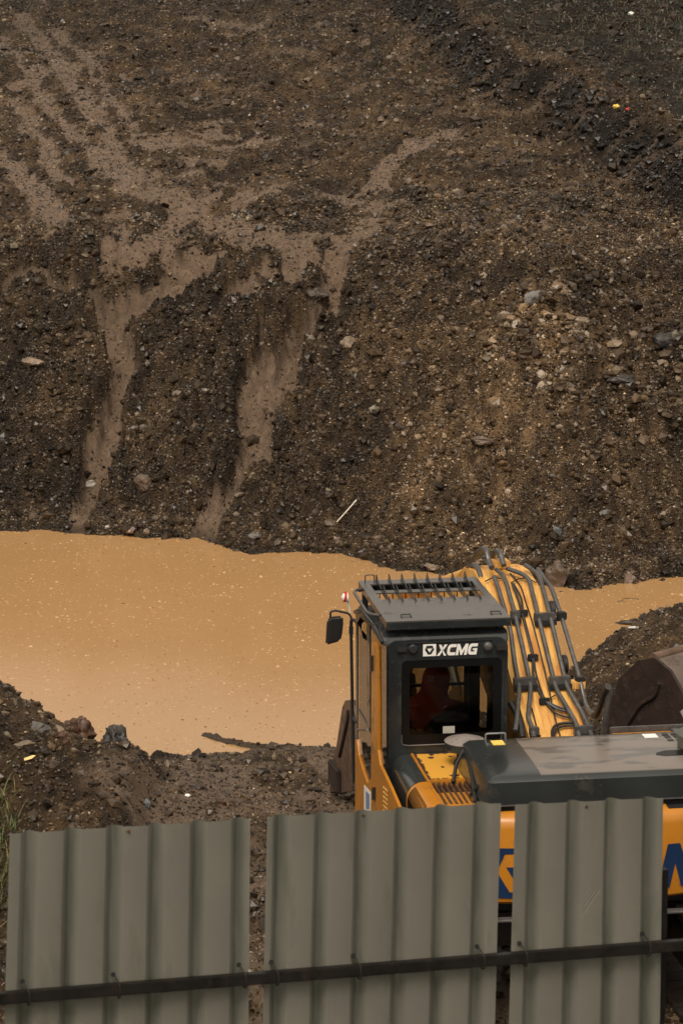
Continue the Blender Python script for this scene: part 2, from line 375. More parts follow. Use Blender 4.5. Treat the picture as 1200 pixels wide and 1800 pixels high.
clod = .12 * billow(1.25, 30) + .10 * perlin(X * 2.4 + 3, Y * 2.4, 31) + .095 * billow(4.3, 32) + .062 * perlin(X * 9, Y * 9, 33) + .042 * billow(13, 34) + .026 * perlin(X * 26, Y * 26, 35)
Z += (amp * clod).astype(np.float32)
damp = .9 * perlin(X * .8 + 9, Y * .6, 80) + .9 * perlin(X * 1.9, Y * 1.4, 81) + .9 * perlin(X * 4.3, Y * 3.4, 82) + .8 * perlin(X * 9.5, Y * 8, 83)
tonef = np.clip(1.22 * np.exp(1.05 * damp), .48, 2.4).astype(np.float32)
hp = hit(870, 730, h_base0)
heapf = np.exp(-(((X - hp[0]) / 1.35) ** 2 + ((Y - hp[1]) / 2.3) ** 2)) + .5 * np.exp(-(((X - hp[0] + 1.2) / .9) ** 2 + ((Y - hp[1] + 1.6) / 1.6) ** 2))
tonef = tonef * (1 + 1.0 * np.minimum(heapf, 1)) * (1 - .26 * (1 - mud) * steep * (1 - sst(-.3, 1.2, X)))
# scraped lines across the flatter upper hillside
Z += (.03 * sst(7, 10, s_far) * (1 - right_up) * perlin(X * .5 + Y * .12, Y * 3.0, 40)).astype(np.float32)
# spit of mud in the shallow water
ds, _ = path_dist(X, Y, np.array([[-1.62, 31.75], [-1.35, 31.45], [-1.0, 31.2], [-.5, 31.15]]))
Z = np.maximum(Z, WATER + .055 - .8 * ds + .03 * perlin(X * 9, Y * 9, 50)).astype(np.float32)
# keep the shore where it was surveyed, and press the ground flat under the machine's tracks
press = np.exp(-(((X - 1.5) / 2.2) ** 2 + ((Y - 22.4) / 2.4) ** 2) ** 3)
Z = (Z * (1 - press) + 0.0 * press).astype(np.float32)
ny, nx = X.shape
def grid_at(A, x, y):
    x = np.asarray(x, dtype=float); y = np.asarray(y, dtype=float)
    i = np.clip(np.searchsorted(gx, x) - 1, 0, nx - 2); j = np.clip(np.searchsorted(gy, y) - 1, 0, ny - 2)
    fx = np.clip((x - gx[i]) / (gx[i + 1] - gx[i]), 0, 1); fy = np.clip((y - gy[j]) / (gy[j + 1] - gy[j]), 0, 1)
    return (A[j, i] * (1 - fx) + A[j, i + 1] * fx) * (1 - fy) + (A[j + 1, i] * (1 - fx) + A[j + 1, i + 1] * fx) * fy
def zat(x, y): return grid_at(Z, x, y)

def np_mesh(name, V, F, m, attrs=None, colors=None, smooth=False, k=4):
    me = bpy.data.meshes.new(name)
    me.vertices.add(len(V)); me.vertices.foreach_set('co', np.ascontiguousarray(V, dtype=np.float32).ravel())
    me.loops.add(F.size); me.loops.foreach_set('vertex_index', np.ascontiguousarray(F, dtype=np.int32).ravel())
    me.polygons.add(len(F)); me.polygons.foreach_set('loop_start', np.arange(len(F), dtype=np.int32) * k)
    me.polygons.foreach_set('use_smooth', np.full(len(F), smooth))
    for nm, a in (attrs or {}).items():
        at = me.attributes.new(nm, 'FLOAT', 'POINT'); at.data.foreach_set('value', np.ascontiguousarray(a, dtype=np.float32).ravel())
    if colors is not None:
        at = me.attributes.new('tone', 'FLOAT_COLOR', 'POINT')
        at.data.foreach_set('color', np.ascontiguousarray(np.c_[colors, np.ones(len(colors))], dtype=np.float32).ravel())
    me.update(calc_edges=True)
    me.materials.append(m)
    o = bpy.data.objects.new(name, me); COL.objects.link(o); return o

def ground_material():
    m = bpy.data.materials.new('wet_brown_soil'); m.use_nodes = True
    N, L = nodes_of(m); b = N['Principled BSDF']
    tc = N.new('ShaderNodeTexCoord')
    def noise(s, d=6, r=.6):
        n = N.new('ShaderNodeTexNoise'); n.inputs['Scale'].default_value = s; n.inputs['Detail'].default_value = d; n.inputs['Roughness'].default_value = r
        L.new(tc.outputs['Object'], n.inputs['Vector']); return n.outputs['Fac']
    def ramp(fac, stops):
        r = N.new('ShaderNodeValToRGB'); e = r.color_ramp.elements
        while len(e) < len(stops): e.new(.5)
        for k, (p, cc) in enumerate(stops): e[k].position = p; e[k].color = tuple(cc) + (1,)
        L.new(fac, r.inputs['Fac']); return r.outputs['Color']
    def mix(f, a, bb):
        mm = N.new('ShaderNodeMix'); mm.data_type = 'RGBA'
        L.new(f, mm.inputs['Factor']); L.new(a, mm.inputs[6]); L.new(bb, mm.inputs[7]); return mm.outputs[2]
    def attr(nm):
        a = N.new('ShaderNodeAttribute'); a.attribute_name = nm; return a.outputs['Fac']
    soil = ramp(noise(1.1, 8), [(.28, (.020, .0120, .0055)), (.5, (.043, .0265, .0128)), (.72, (.074, .047, .0235))])
    fine = ramp(noise(30, 5, .7), [(.38, (.012, .0072, .0036)), (.55, (.044, .0275, .0135)), (.75, (.105, .070, .038))])
    mm = N.new('ShaderNodeMix'); mm.data_type = 'RGBA'; mm.inputs['Factor'].default_value = .55
    L.new(soil, mm.inputs[6]); L.new(fine, mm.inputs[7]); dry = mm.outputs[2]
    mudc = ramp(noise(7, 9, .72), [(.3, (.100, .067, .043)), (.55, (.175, .122, .082)), (.75, (.235, .168, .117))])
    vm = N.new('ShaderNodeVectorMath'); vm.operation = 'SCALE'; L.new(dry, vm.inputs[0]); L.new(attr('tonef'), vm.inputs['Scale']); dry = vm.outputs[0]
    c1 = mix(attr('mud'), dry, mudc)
    dark_soil = ramp(noise(2.0, 9, .7), [(.35, (.0045, .0041, .0027)), (.5, (.011, .0105, .0066)), (.64, (.027, .0275, .019)), (.78, (.065, .062, .045))])
    c2 = mix(attr('dark_soil'), c1, dark_soil)
    L.new(c2, b.inputs['Base Color'])
    rg = N.new('ShaderNodeMapRange'); rg.inputs['To Min'].default_value = .45; rg.inputs['To Max'].default_value = .8
    L.new(noise(9, 4), rg.inputs['Value']); mrx = N.new('ShaderNodeMix'); L.new(attr('mud'), mrx.inputs['Factor']); L.new(rg.outputs[0], mrx.inputs[2]); mrx.inputs[3].default_value = .40; L.new(mrx.outputs[0], b.inputs['Roughness'])
    b.inputs['Specular IOR Level'].default_value = .24
    bp = N.new('ShaderNodeBump'); bp.inputs['Strength'].default_value = 1.0; bp.inputs['Distance'].default_value = .045
    L.new(noise(42, 6, .75), bp.inputs['Height']); L.new(bp.outputs[0], b.inputs['Normal'])
    return m
hp = hit(880, 720, zat)
mud_col = np.maximum(mud, .0 * np.exp(-(((X - hp[0]) / 1.5) ** 2 + ((Y - hp[1]) / 2.2) ** 2)))
idx = np.arange(nx * ny).reshape(ny, nx)
F = np.stack([idx[:-1, :-1], idx[:-1, 1:], idx[1:, 1:], idx[1:, :-1]], -1).reshape(-1, 4)
dark_soil = right_up * sst(-.1, .5, sd) * .9
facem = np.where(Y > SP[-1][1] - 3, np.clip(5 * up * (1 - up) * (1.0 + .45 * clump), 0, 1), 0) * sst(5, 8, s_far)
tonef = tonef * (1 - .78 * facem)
dark_soil = np.maximum(dark_soil, .55 * sst(60, 75, Y + 2 * perlin(X * .3, Y * .2, 60)))  # soil also gets darker towards the far top of the hillside
dark_soil = np.maximum(dark_soil, .6 * (1 - sst(.02, .20, Z - WATER)))
dark_soil = np.where(Y < 19, np.maximum(dark_soil, .8), dark_soil)
ground = np_mesh('ground', np.stack([X, Y, Z], -1).reshape(-1, 3), F, ground_material(), dict(mud=mud_col, dark_soil=dark_soil, tonef=tonef), smooth=True)
tag(ground, kind='structure')

# ------------------------------------------------------------------ muddy water
def water_material():
    m = bpy.data.materials.new('muddy_water'); m.use_nodes = True
    N, L = nodes_of(m); b = N['Principled BSDF']
    tc = N.new('ShaderNodeTexCoord'); n = N.new('ShaderNodeTexNoise'); n.inputs['Scale'].default_value = .35; n.inputs['Detail'].default_value = 3
    L.new(tc.outputs['Object'], n.inputs['Vector'])
    r = N.new('ShaderNodeValToRGB'); r.color_ramp.elements[0].position = .3; r.color_ramp.elements[1].position = .7
    r.color_ramp.elements[0].color = (.350, .201, .083, 1); r.color_ramp.elements[1].color = (.382, .221, .095, 1)
    L.new(n.outputs['Fac'], r.inputs['Fac']); L.new(r.outputs['Color'], b.inputs['Base Color'])
    b.inputs['Roughness'].default_value = .13; b.inputs['IOR'].default_value = 1.33
    n2 = N.new('ShaderNodeTexNoise'); n2.inputs['Scale'].default_value = 14; n2.inputs['Detail'].default_value = 4
    L.new(tc.outputs['Object'], n2.inputs['Vector'])
    bp = N.new('ShaderNodeBump'); bp.inputs['Strength'].default_value = .09; bp.inputs['Distance'].default_value = .02
    L.new(n2.outputs['Fac'], bp.inputs['Height']); L.new(bp.outputs[0], b.inputs['Normal'])
    return m
bm = new()
v = [bm.verts.new(p) for p in ((-58, 28.3, WATER), (58, 28.3, WATER), (58, 48, WATER), (-58, 48, WATER))]; bm.faces.new(v)
tag(obj('water', bm, water_material()), kind='structure')

# ------------------------------------------------------------------ loose stones and clods (uncountable)
def tone_material(name, rough=.5, spec=.5):
    m = bpy.data.materials.new(name); m.use_nodes = True
    N, L = nodes_of(m); b = N['Principled BSDF']
    a = N.new('ShaderNodeAttribute'); a.attribute_name = 'tone'
    tc = N.new('ShaderNodeTexCoord'); n = N.new('ShaderNodeTexNoise'); n.inputs['Scale'].default_value = 45; n.inputs['Detail'].default_value = 4
    L.new(tc.outputs['Object'], n.inputs['Vector'])
    mr = N.new('ShaderNodeMapRange'); mr.inputs['To Min'].default_value = .55; mr.inputs['To Max'].default_value = 1.45
    L.new(n.outputs['Fac'], mr.inputs['Value'])
    mm = N.new('ShaderNodeMix'); mm.data_type = 'RGBA'; mm.blend_type = 'MULTIPLY'; mm.inputs['Factor'].default_value = 1
    L.new(a.outputs['Color'], mm.inputs[6]); L.new(mr.outputs[0], mm.inputs[7]); L.new(mm.outputs[2], b.inputs['Base Color'])
    b.inputs['Roughness'].default_value = rough; b.inputs['Specular IOR Level'].default_value = spec
    return m
def ico():
    bm = bmesh.new(); bmesh.ops.create_icosphere(bm, subdivisions=1, radius=1)
    V = np.array([v.co[:] for v in bm.verts]); Fc = np.array([[v.index for v in f.verts] for f in bm.faces]); bm.free(); return V, Fc
IV, IF = ico()
OV = np.array([(1, 0, 0), (0, 1, 0), (-1, 0, 0), (0, -1, 0), (0, 0, 1), (0, 0, -1)], float)
OF = np.array([(0, 1, 4), (1, 2, 4), (2, 3, 4), (3, 0, 4), (1, 0, 5), (2, 1, 5), (3, 2, 5), (0, 3, 5)])
def scatter(name, x, y, size, tones, m, sink=.22, flat=.74, zfix=None, base=None):
    n = len(x); IV, IF = base or (globals()['IV'], globals()['IF'])
    vars_ = [IV * (1 + RNG.uniform(-.28, .28, (len(IV), 1))) for _ in range(14)]
    V = np.stack([vars_[i] for i in RNG.integers(0, 14, n)])
    V = V * RNG.uniform(.6, 1.25, (n, 1, 3)); V[:, :, 2] *= flat
    a = RNG.uniform(0, 2 * np.pi, n); ti = RNG.normal(0, .4, n)
    ca, sa, ct, st = np.cos(a), np.sin(a), np.cos(ti), np.sin(ti)
    x0, y0, z0 = V[:, :, 0], V[:, :, 1], V[:, :, 2]
    y1, z1 = y0 * ct[:, None] - z0 * st[:, None], y0 * st[:, None] + z0 * ct[:, None]
    P = np.stack([x0 * ca[:, None] - y1 * sa[:, None], x0 * sa[:, None] + y1 * ca[:, None], z1], -1) * size[:, None, None]
    zz = zat(x, y) if zfix is None else np.full(n, zfix)
    P += np.stack([x, y, zz + size * flat * (.5 - sink * 2 + .5 * sink)], -1)[:, None, :]
    k = len(IV); Fa = (IF[None] + (np.arange(n) * k)[:, None, None]).reshape(-1, 3)
    return np_mesh(name, P.reshape(-1, 3), Fa, m, colors=np.repeat(tones, k, 0), k=3)
def tones_for(n, light=1.0, mudfrac=0):
    base = np.array([(.014, .0084, .0040), (.034, .0212, .0104), (.060, .0395, .0215), (.088, .064, .039), (.15, .108, .068), (.30, .23, .15)])
    p = np.array([.28, .30, .25, .12, .042, .008]); p[3:] *= light; p /= p.sum()
    t = base[RNG.choice(6, n, p=p)] * RNG.uniform(.75, 1.3, (n, 1)); return t
pts = []
def sample(n, x0, x1, y0, y1, dens):
    x = RNG.uniform(x0, x1, n); y = RNG.uniform(y0, y1, n)
    k = RNG.uniform(0, 1, n) < dens(x, y); return x[k], y[k]
def fan(x, y): return (np.abs(x) < .132 * y + 1.6)
def dens_low(x, y):
    s = y - np.interp(x, FARX, FARY); return fan(x, y) * (s > -.12) * (1 - .92 * grid_at(mud, x, y))
xs, ys = sample(106000, -8.3, 8.3, 39, 51, dens_low)
xu, yu = sample(66000, -11, 11, 51, 78, lambda x, y: fan(x, y) * (1 - .88 * grid_at(mud, x, y)) * np.interp(y, [51, 60, 76], [1, .6, .3]))
def dens_near(x, y): return fan(x, y) * (zat(x, y) > WATER - .01) * (1 - .55 * grid_at(mud, x, y)) * (y < np.interp(x, NRX, NRY) + .4)
xn, yn_ = sample(50000, -5, 6, 19, 38, dens_near)
def sizes(n, lo=.011, a=1.9, hi=.085): return np.minimum(lo * (1 - RNG.uniform(0, 1, n)) ** (-1 / a), hi)
GX, GY = np.concatenate([xs, xu, xn]), np.concatenate([ys, yu, yn_])
GS = np.concatenate([sizes(len(xs), .015, 2.7, .085), sizes(len(xu), .017, 2.7, .09), sizes(len(xn), .012, 2.5, .075)])
rub = np.exp(-(((GX - rbp[0]) / 1.55) ** 2 + ((GY - rbp[1]) / 1.7) ** 2)) + .5 * perlin(GX * 2.2, GY * 2, 90) > .34
GS = np.where(rub, GS * 1.55, GS)
tn = tones_for(len(GX)); tn[rub] = tones_for(int(rub.sum()), 1.3)
cx_, cy_ = sample(30000, -9, 9, 39, 74, lambda x, y: dens_low(x, y) * np.interp(y, [39, 52, 72], [1, .7, .35]) * (.18 + .82 * (perlin(x * 1.1, y * .8, 95) + .6 * perlin(x * 3, y * 2.2, 96) > .12)))
cfx, cfy = sample(26000, 0, 11, 50, 78, lambda x, y: fan(x, y) * grid_at(facem, x, y) * .8)
cx_, cy_ = np.concatenate([cx_, cfx]), np.concatenate([cy_, cfy])
GX, GY = np.concatenate([GX, cx_]), np.concatenate([GY, cy_]); GS = np.concatenate([GS, sizes(len(cx_), .035, 2.7, .12)])
ck, cl = sample(9000, -5, 3, 20, 30.5, lambda x, y: fan(x, y) * (perlin(x * .9, y * .7, 91) + .5 * perlin(x * 2.5, y * 2, 92) > .08) * (1 - .8 * grid_at(mud, x, y)))
GX, GY = np.concatenate([GX, ck]), np.concatenate([GY, cl]); GS = np.concatenate([GS, sizes(len(ck), .022, 2.4, .075)]); cx_ = np.concatenate([cx_, ck])
tn = np.concatenate([tn, np.array((.030, .0190, .0098)) * RNG.uniform(.5, 1.8, (len(cx_), 1)) * (1 - .50 * grid_at(facem, np.concatenate([cx_, np.zeros(0)]), GY[len(GY) - len(cx_):]))[:, None]])
tn = np.where((GS > .026)[:, None], np.minimum(tn, np.array((.135, .108, .080))), tn)
hp = hit(880, 720, zat)
heap = np.exp(-(((GX - hp[0]) / 1.5) ** 2 + ((GY - hp[1]) / 2.2) ** 2))
tn *= grid_at(tonef, GX, GY)[:, None] ** .75
tn *= (1 - .45 * grid_at(dark_soil, GX, GY))[:, None] * (1 - .12 * (GX < .4) * (GY < 50) * (GY > 38))[:, None]
stone_m = tone_material('wet_stone', .36, .34)
tag(scatter('gravel', GX, GY, GS, tn, stone_m), kind='stuff')
fs = [sample(490000, -8.3, 8.3, 39, 51, dens_low), sample(270000, -11, 11, 51, 78, lambda x, y: fan(x, y) * (1 - .6 * grid_at(mud, x, y))), sample(150000, -5, 6, 19, 38, dens_near)]
FX, FY = np.concatenate([q[0] for q in fs]), np.concatenate([q[1] for q in fs])
FSZ = sizes(len(FX), .0085, 3.0, .026) * np.interp(FY, [20, 40, 52, 78], [.8, 1, 1.25, 1.6])
heap = np.exp(-(((FX - hp[0]) / 1.5) ** 2 + ((FY - hp[1]) / 2.2) ** 2))
ft = tones_for(len(FX), .8) * grid_at(tonef, FX, FY)[:, None] * (1 - .5 * grid_at(dark_soil, FX, FY))[:, None]
tag(scatter('soil_grains', FX, FY, FSZ, ft, stone_m, sink=.1, flat=.8, base=(OV, OF)), kind='stuff')

# rain falling on the pond: little splash crowns, uncountable
def splash():
    n = 17000
    x = RNG.uniform(-7, 7, n); y = RNG.uniform(30.5, 43.5, n)
    k = (np.abs(x) < .132 * y + .3) & (zat(x, y) < WATER - .02); x, y = x[k], y[k]; n = len(x)
    size = RNG.uniform(.009, .024, n) * RNG.choice([.6, .9, 1.3], n, p=[.6, .32, .08])
    t = np.tile((.455, .295, .140), (n, 1)) * RNG.uniform(.9, 1.15, (n, 1))
    return scatter('rain_splashes', x, y, size, np.minimum(t, .9), tone_material('splash_water', .5, .3), sink=.42, flat=.12, zfix=WATER)
tag(splash(), kind='stuff')

# ------------------------------------------------------------------ individual rocks and clods
def rock_mat(name, col, rough=.55):
    return mat(name, col, rough, vary=.35, scale=7, dirt=tuple(c * .45 for c in col), dirt_amt=.22, bump=.5, bscale=35)
RM = dict(brown=rock_mat('brown_stone', (.10, .070, .048)), tan=rock_mat('tan_stone', (.17, .125, .085)), grey=rock_mat('grey_stone', (.12, .112, .10)),
          pink=rock_mat('pinkish_stone', (.19, .135, .11)), pale=rock_mat('pale_stone', (.40, .36, .30)), clod=rock_mat('dark_clod', (.042, .029, .019)),
          rusty=rock_mat('rusty_clod', (.062, .028, .0115)), blue=rock_mat('blue_grey_stone', (.105, .115, .115)), darkgrey=rock_mat('dark_grey_clod', (.030, .027, .023)))
def rock(px, py, size, kind, label, dims=(1, 1, 1), cat='rock', rot=0, seed=0, sink=.3, name='rock', rough=.28, tilt=0):
    rs = random.Random(seed + int(px * 7 + py))
    p = hit(px, py, lambda x, y: np.maximum(zat(x, y), WATER))
    bm = new(); bmesh.ops.create_icosphere(bm, subdivisions=4, radius=1)
    off = Vector((rs.uniform(-50, 50), rs.uniform(-50, 50), rs.uniform(-50, 50)))
    planes = [(Vector((rs.gauss(0, 1), rs.gauss(0, 1), rs.gauss(0, 1))).normalized(), rs.uniform(.55, .85)) for _ in range(9)]
    for vtx in bm.verts:
        c_ = vtx.co.copy()
        for nrm, d in planes:
            e = c_.dot(nrm) - d
            if e > 0: c_ -= nrm * e
        c_ *= 1 + rough * mnoise.noise(c_ * 1.6 + off) + rough * .45 * mnoise.noise(c_ * 4.5 + off) + rough * .22 * mnoise.noise(c_ * 11 + off)
        vtx.co = Vector((c_.x * dims[0], c_.y * dims[1], c_.z * dims[2])) * size
    o = obj(name, bm, RM[kind], smooth=True)
    o.location = (p[0], p[1], p[2] + size * dims[2] * (.6 - sink)); o.rotation_euler = (tilt, 0, rot)
    return tag(o, label, cat)
ROCKS = [
    (254, 856, .165, 'brown', 'rounded grey-brown boulder sitting low on the slope above the left shore', (1, .9, 1.0)),
    (224, 934, .15, 'pink', 'flat pinkish slab resting at the waterline of the left far shore', (1.1, .8, .5)),
    (258, 936, .07, 'tan', 'small tan stone just right of the flat pinkish waterline slab', (1.1, .8, .8)),
    (188, 930, .075, 'pale', 'small pale stone left of the pinkish waterline slab', (.7, .8, .9)),
    (158, 852, .13, 'pale', 'broken slab with a bright white edge above the left shore', (1.2, .7, .45)),
    (58, 640, .15, 'tan', 'pale brown slab lying on the dark slope by the left picture edge', (1.3, .8, .6)),
    (612, 608, .145, 'tan', 'tan boulder with cracks beside the top of the middle wash channel', (1, .9, .9)),
    (560, 522, .19, 'clod', 'round dark clod of earth alone on the pale wet mud', (1, 1, .85)),
    (938, 528, .17, 'grey', 'tilted grey slab standing above the rubble on the right', (1.1, .4, .8)),
    (1022, 568, .18, 'tan', 'flat-topped tan block in the rubble on the right', (1.1, .8, .55)),
    (1104, 1022, .115, 'pink', 'round pinkish boulder at the waterline on the right', (1, .9, 1)),
    (982, 1022, .235, 'brown', 'big rough brown boulder at the waterline behind the boom pipes', (1, .8, .95)),
    (980, 942, .115, 'blue', 'blue-grey stone on the slope above the rough waterline boulder', (1, .7, 1.1)),
    (848, 776, .15, 'brown', 'flat brown stone half buried in the spoil heap on the right', (1.3, .9, .5)),
    (755, 998, .13, 'tan', 'flat tan slab at the waterline beyond the cab roof', (1.4, .7, .5)),
    (664, 952, .095, 'brown', 'rounded brown stone just above the middle shore', (1.1, .8, .9)),
    (592, 952, .075, 'pink', 'pale pinkish stone below the curved white stick', (1, .8, .9)),
    (1090, 672, .20, 'darkgrey', 'dark overhanging slab at the lower edge of the rubble', (1.2, .8, .5)),
    (1172, 604, .21, 'darkgrey', 'large dark rock at the right picture edge of the rubble', (1.1, .9, .75)),
    (905, 574, .085, 'pale', 'pale upright stone at the left end of the rubble', (.7, .7, 1.1)),
    (1062, 902, .09, 'grey', 'grey stone on the dark slope right of the blue-grey one', (1.3, .8, .6)),
    (140, 1292, .155, 'rusty', 'rusty brown clod on the crest of the left mound', (1, .8, 1.15)),
    (112, 1300, .10, 'rusty', 'smaller orange-brown clod left of the rusty crest clod', (1.1, .8, .8)),
    (204, 1306, .175, 'darkgrey', 'tall dark grey clod at the right end of the left mound', (1, .7, 1.05)),
    (66, 1284, .12, 'grey', 'weathered grey slab half buried in the left mound', (1.4, .8, .6)),
    (38, 1311, .075, 'tan', 'pale rounded stone at the foot of the left mound', (1.6, .8, .65)),
    (342, 1384, .085, 'clod', 'black wedge-shaped clod beside the small brown puddle', (1.5, .8, .5)),
    (388, 1414, .07, 'rusty', 'orange-brown stone on the trodden mud above the fence', (1.1, .8, .8)),
    (258, 1418, .06, 'blue', 'small grey stone above the left fence sheet', (.8, .8, 1)),
    (612, 1396, .085, 'pale', 'whitish stone lying beside the digging bucket', (1.5, .8, .6)),
    (448, 945, .10, 'grey', 'grey stone by the mouth of the middle wash channel', (1.2, .8, .7)),
]
for i, r_ in enumerate(ROCKS):
    rock(r_[0], r_[1], r_[2], r_[3], r_[4], r_[5], rot=(i * 2.4) % 6.28, seed=i, name='clod' if 'clod' in r_[4] else 'rock', rough=.48 if 'clod' in r_[4] else .28, sink=.42 if 'clod' in r_[4] else .3, cat='clod' if 'clod' in r_[4] else 'rock')

# ------------------------------------------------------------------ litter
def surf(px, py): return hit(px, py, lambda x, y: np.maximum(zat(x, y), WATER))
a, b_, c_ = surf(592, 922), surf(610, 905), surf(626, 888)
bm = new(); tube(bm, [tuple(a + (0, -.04, .05)), tuple(b_ + (.02, -.05, .10)), tuple(c_ + (0, -.04, .09))], .011, 8, fr=.2)
tag(obj('stick', bm, mat('bleached_wood', (.55, .50, .40), .6, vary=.2, scale=30), smooth=True), 'curved white stick lying on the dark slope above the pond', 'stick')
p = surf(47, 1340); bm = new()
prism(bm, [(-.085, -.012), (-.03, -.02), (.05, .005), (.09, .04), (.06, .045), (-.02, .012), (-.085, .0)], 'xy', -.004, .004)
bmesh.ops.rotate(bm, cent=(0, 0, 0), matrix=Matrix.Rotation(R(48), 3, 'X'), verts=bm.verts)
o = obj('plastic_scrap', bm, mat('yellow_plastic', (.62, .42, .08), .4, vary=.1)); o.location = (p[0], p[1], p[2] + .03)
tag(o, 'yellow scrap of plastic on the mud below the left mound', 'litter')
def crumple(px, py, size, m, name, label, fl=.6):
    p = surf(px, py); bm = new(); bmesh.ops.create_icosphere(bm, subdivisions=3, radius=size)
    of = Vector((px, py, 0))
    for vtx in bm.verts: vtx.co *= 1 + .5 * mnoise.noise(vtx.co / size * 1.8 + of) + .2 * mnoise.noise(vtx.co / size * 5 + of); vtx.co.z *= fl
    o = obj(name, bm, m, smooth=True); o.location = (p[0], p[1], p[2] + size * .35); tag(o, label, 'litter')
crumple(1082, 189, .065, M['label'], 'plastic_bag', 'crumpled yellow bag on the dark ground at upper right')
crumple(1093, 190, .05, M['white'], 'plastic_bag', 'crumpled white bag between the yellow and the red bag')
crumple(1104, 194, .055, M['red'], 'plastic_bag', 'crumpled red bag at the right of the litter at upper right')
crumple(1109, 26, .075, M['white'], 'plastic_bag', 'lone white bag near the top right corner')
crumple(862, 611, .024, M['red'], 'plastic_scrap', 'tiny orange-red scrap left of the rubble')
crumple(60, 905, .028, M['white'], 'plastic_scrap', 'tiny white scrap above the left shore')
crumple(330, 1400, .028, M['white'], 'plastic_scrap', 'white scrap on the mud above the left fence sheet')
# half sunk driftwood and twigs in the channel on the right
p = surf(1102, 1098); bm = new()
tube(bm, [(-.16, .1, -.03), (-.05, 0, .035), (.06, -.02, .03), (.17, .1, -.04)], .035, 8, fr=.1); tube(bm, [(-.02, 0, .03), (.1, .05, .07), (.2, .16, .0)], .02, 6, fr=.05)
o = obj('driftwood', bm, RM['clod'], smooth=True); o.location = tuple(p); tag(o, 'dark half sunk branch in the water on the right', 'branch')
p = surf(1117, 1103); bm = new(); prism(bm, [(-.09, -.01), (0, -.03), (.09, .01), (.02, .03)], 'xy', -.004, .012)
o = obj('plank_piece', bm, M['white']); o.location = tuple(p); tag(o, 'thin white splinter floating beside the half sunk branch', 'splinter')
for (px, py, px2, py2, lb) in ((1090, 1054, 1122, 1054, 'long thin twig floating in the channel on the right'), (1084, 1058, 1100, 1059, 'short twig floating in front of the long thin one'), (982, 1041, 990, 1042, 'dark twig floating beside the boom pipes')):
    a, b_ = surf(px, py), surf(px2, py2); bm = new()
    tube(bm, [tuple(a), tuple((a + b_) / 2 + (0, .08, .004)), tuple(b_)], .008, 6, fr=.1); tag(obj('twig', bm, RM['clod']), lb, 'twig')

# ------------------------------------------------------------------ grass
def blades(name, cx, cy, n, spread, hgt, cols, z0=None, width=.008, lean=.5):
    V, Fq, T = [], [], []
    for i in range(n):
        x, y = RNG.normal(cx, spread[0]), RNG.normal(cy, spread[1]); z = float(zat(x, y)) - .01
        h = hgt * RNG.uniform(.5, 1.25); a = RNG.uniform(0, 6.28); ln = RNG.uniform(.1, lean) * h * 1.5
        wv = np.array([-math.sin(a), math.cos(a), 0]) * width * RNG.uniform(.6, 1.3); dv = np.array([math.cos(a), math.sin(a), 0])
        cc = np.array(cols[RNG.integers(len(cols))]) * RNG.uniform(.7, 1.3); k0 = len(V)
        for t, ww in ((0, 1), (.4, .9), (.75, .6), (1, .08)):
            c0 = np.array([x, y, z]) + dv * ln * t ** 2 + np.array([0, 0, h * (t - .35 * t * t * lean)])
            V += [c0 - wv * ww, c0 + wv * ww]; T += [cc, cc]
        for k in range(3): Fq.append([k0 + 2 * k, k0 + 2 * k + 1, k0 + 2 * k + 3, k0 + 2 * k + 2])
    return np_mesh(name, np.array(V), np.array(Fq), tone_material(name + '_leaf', .55, .3), colors=np.array(T))
GREEN = [(.045, .07, .02), (.07, .09, .03), (.10, .10, .04), (.16, .13, .05)]
tag(blades('green_grass', *hit(-14, 1530, zat)[:2], 420, (.12, .55), .26, GREEN, width=.007, lean=.8), kind='stuff')
tag(blades('grass', 7.2, 66, 9000, (3.0, 6.0), .14, [(.03, .035, .015), (.05, .05, .025), (.08, .07, .04)], width=.012), kind='stuff')
tag(blades('dead_grass', -1.4, 21.0, 2600, (1.3, 1.0), .12, [(.16, .10, .04), (.07, .05, .02), (.05, .06, .02)], width=.006), kind='stuff')

# ------------------------------------------------------------------ excavator
EO, EPSI, BYAW = Vector((1.72, 22.455, 0)), R(8.5), R(4.5)
_c, _s = math.cos(EPSI), math.sin(EPSI)
def _tl(v): return np.array([_c * v[0] + _s * v[1], -_s * v[0] + _c * v[1], v[2]])
ECAM = _tl(np.array([0, 0, CH]) - np.array(EO))
def survey(px, py, axis, val, yaw=0.0):
    """machine coordinates of a feature seen in the photograph on a known plane of the machine"""
    d, c0 = _tl(wray(px, py)), ECAM
    if yaw:
        ca, sa = math.cos(-yaw), math.sin(-yaw)
        rot = lambda v: np.array([ca * v[0] - sa * v[1], sa * v[0] + ca * v[1], v[2]])
        d, c0 = rot(d), rot(c0)
    t = (val - c0[axis]) / d[axis]; return Vector(c0 + t * d)
ex = thing('excavator', 'yellow and black crawler excavator working at the edge of the muddy pond', 'excavator', tuple(EO), EPSI)

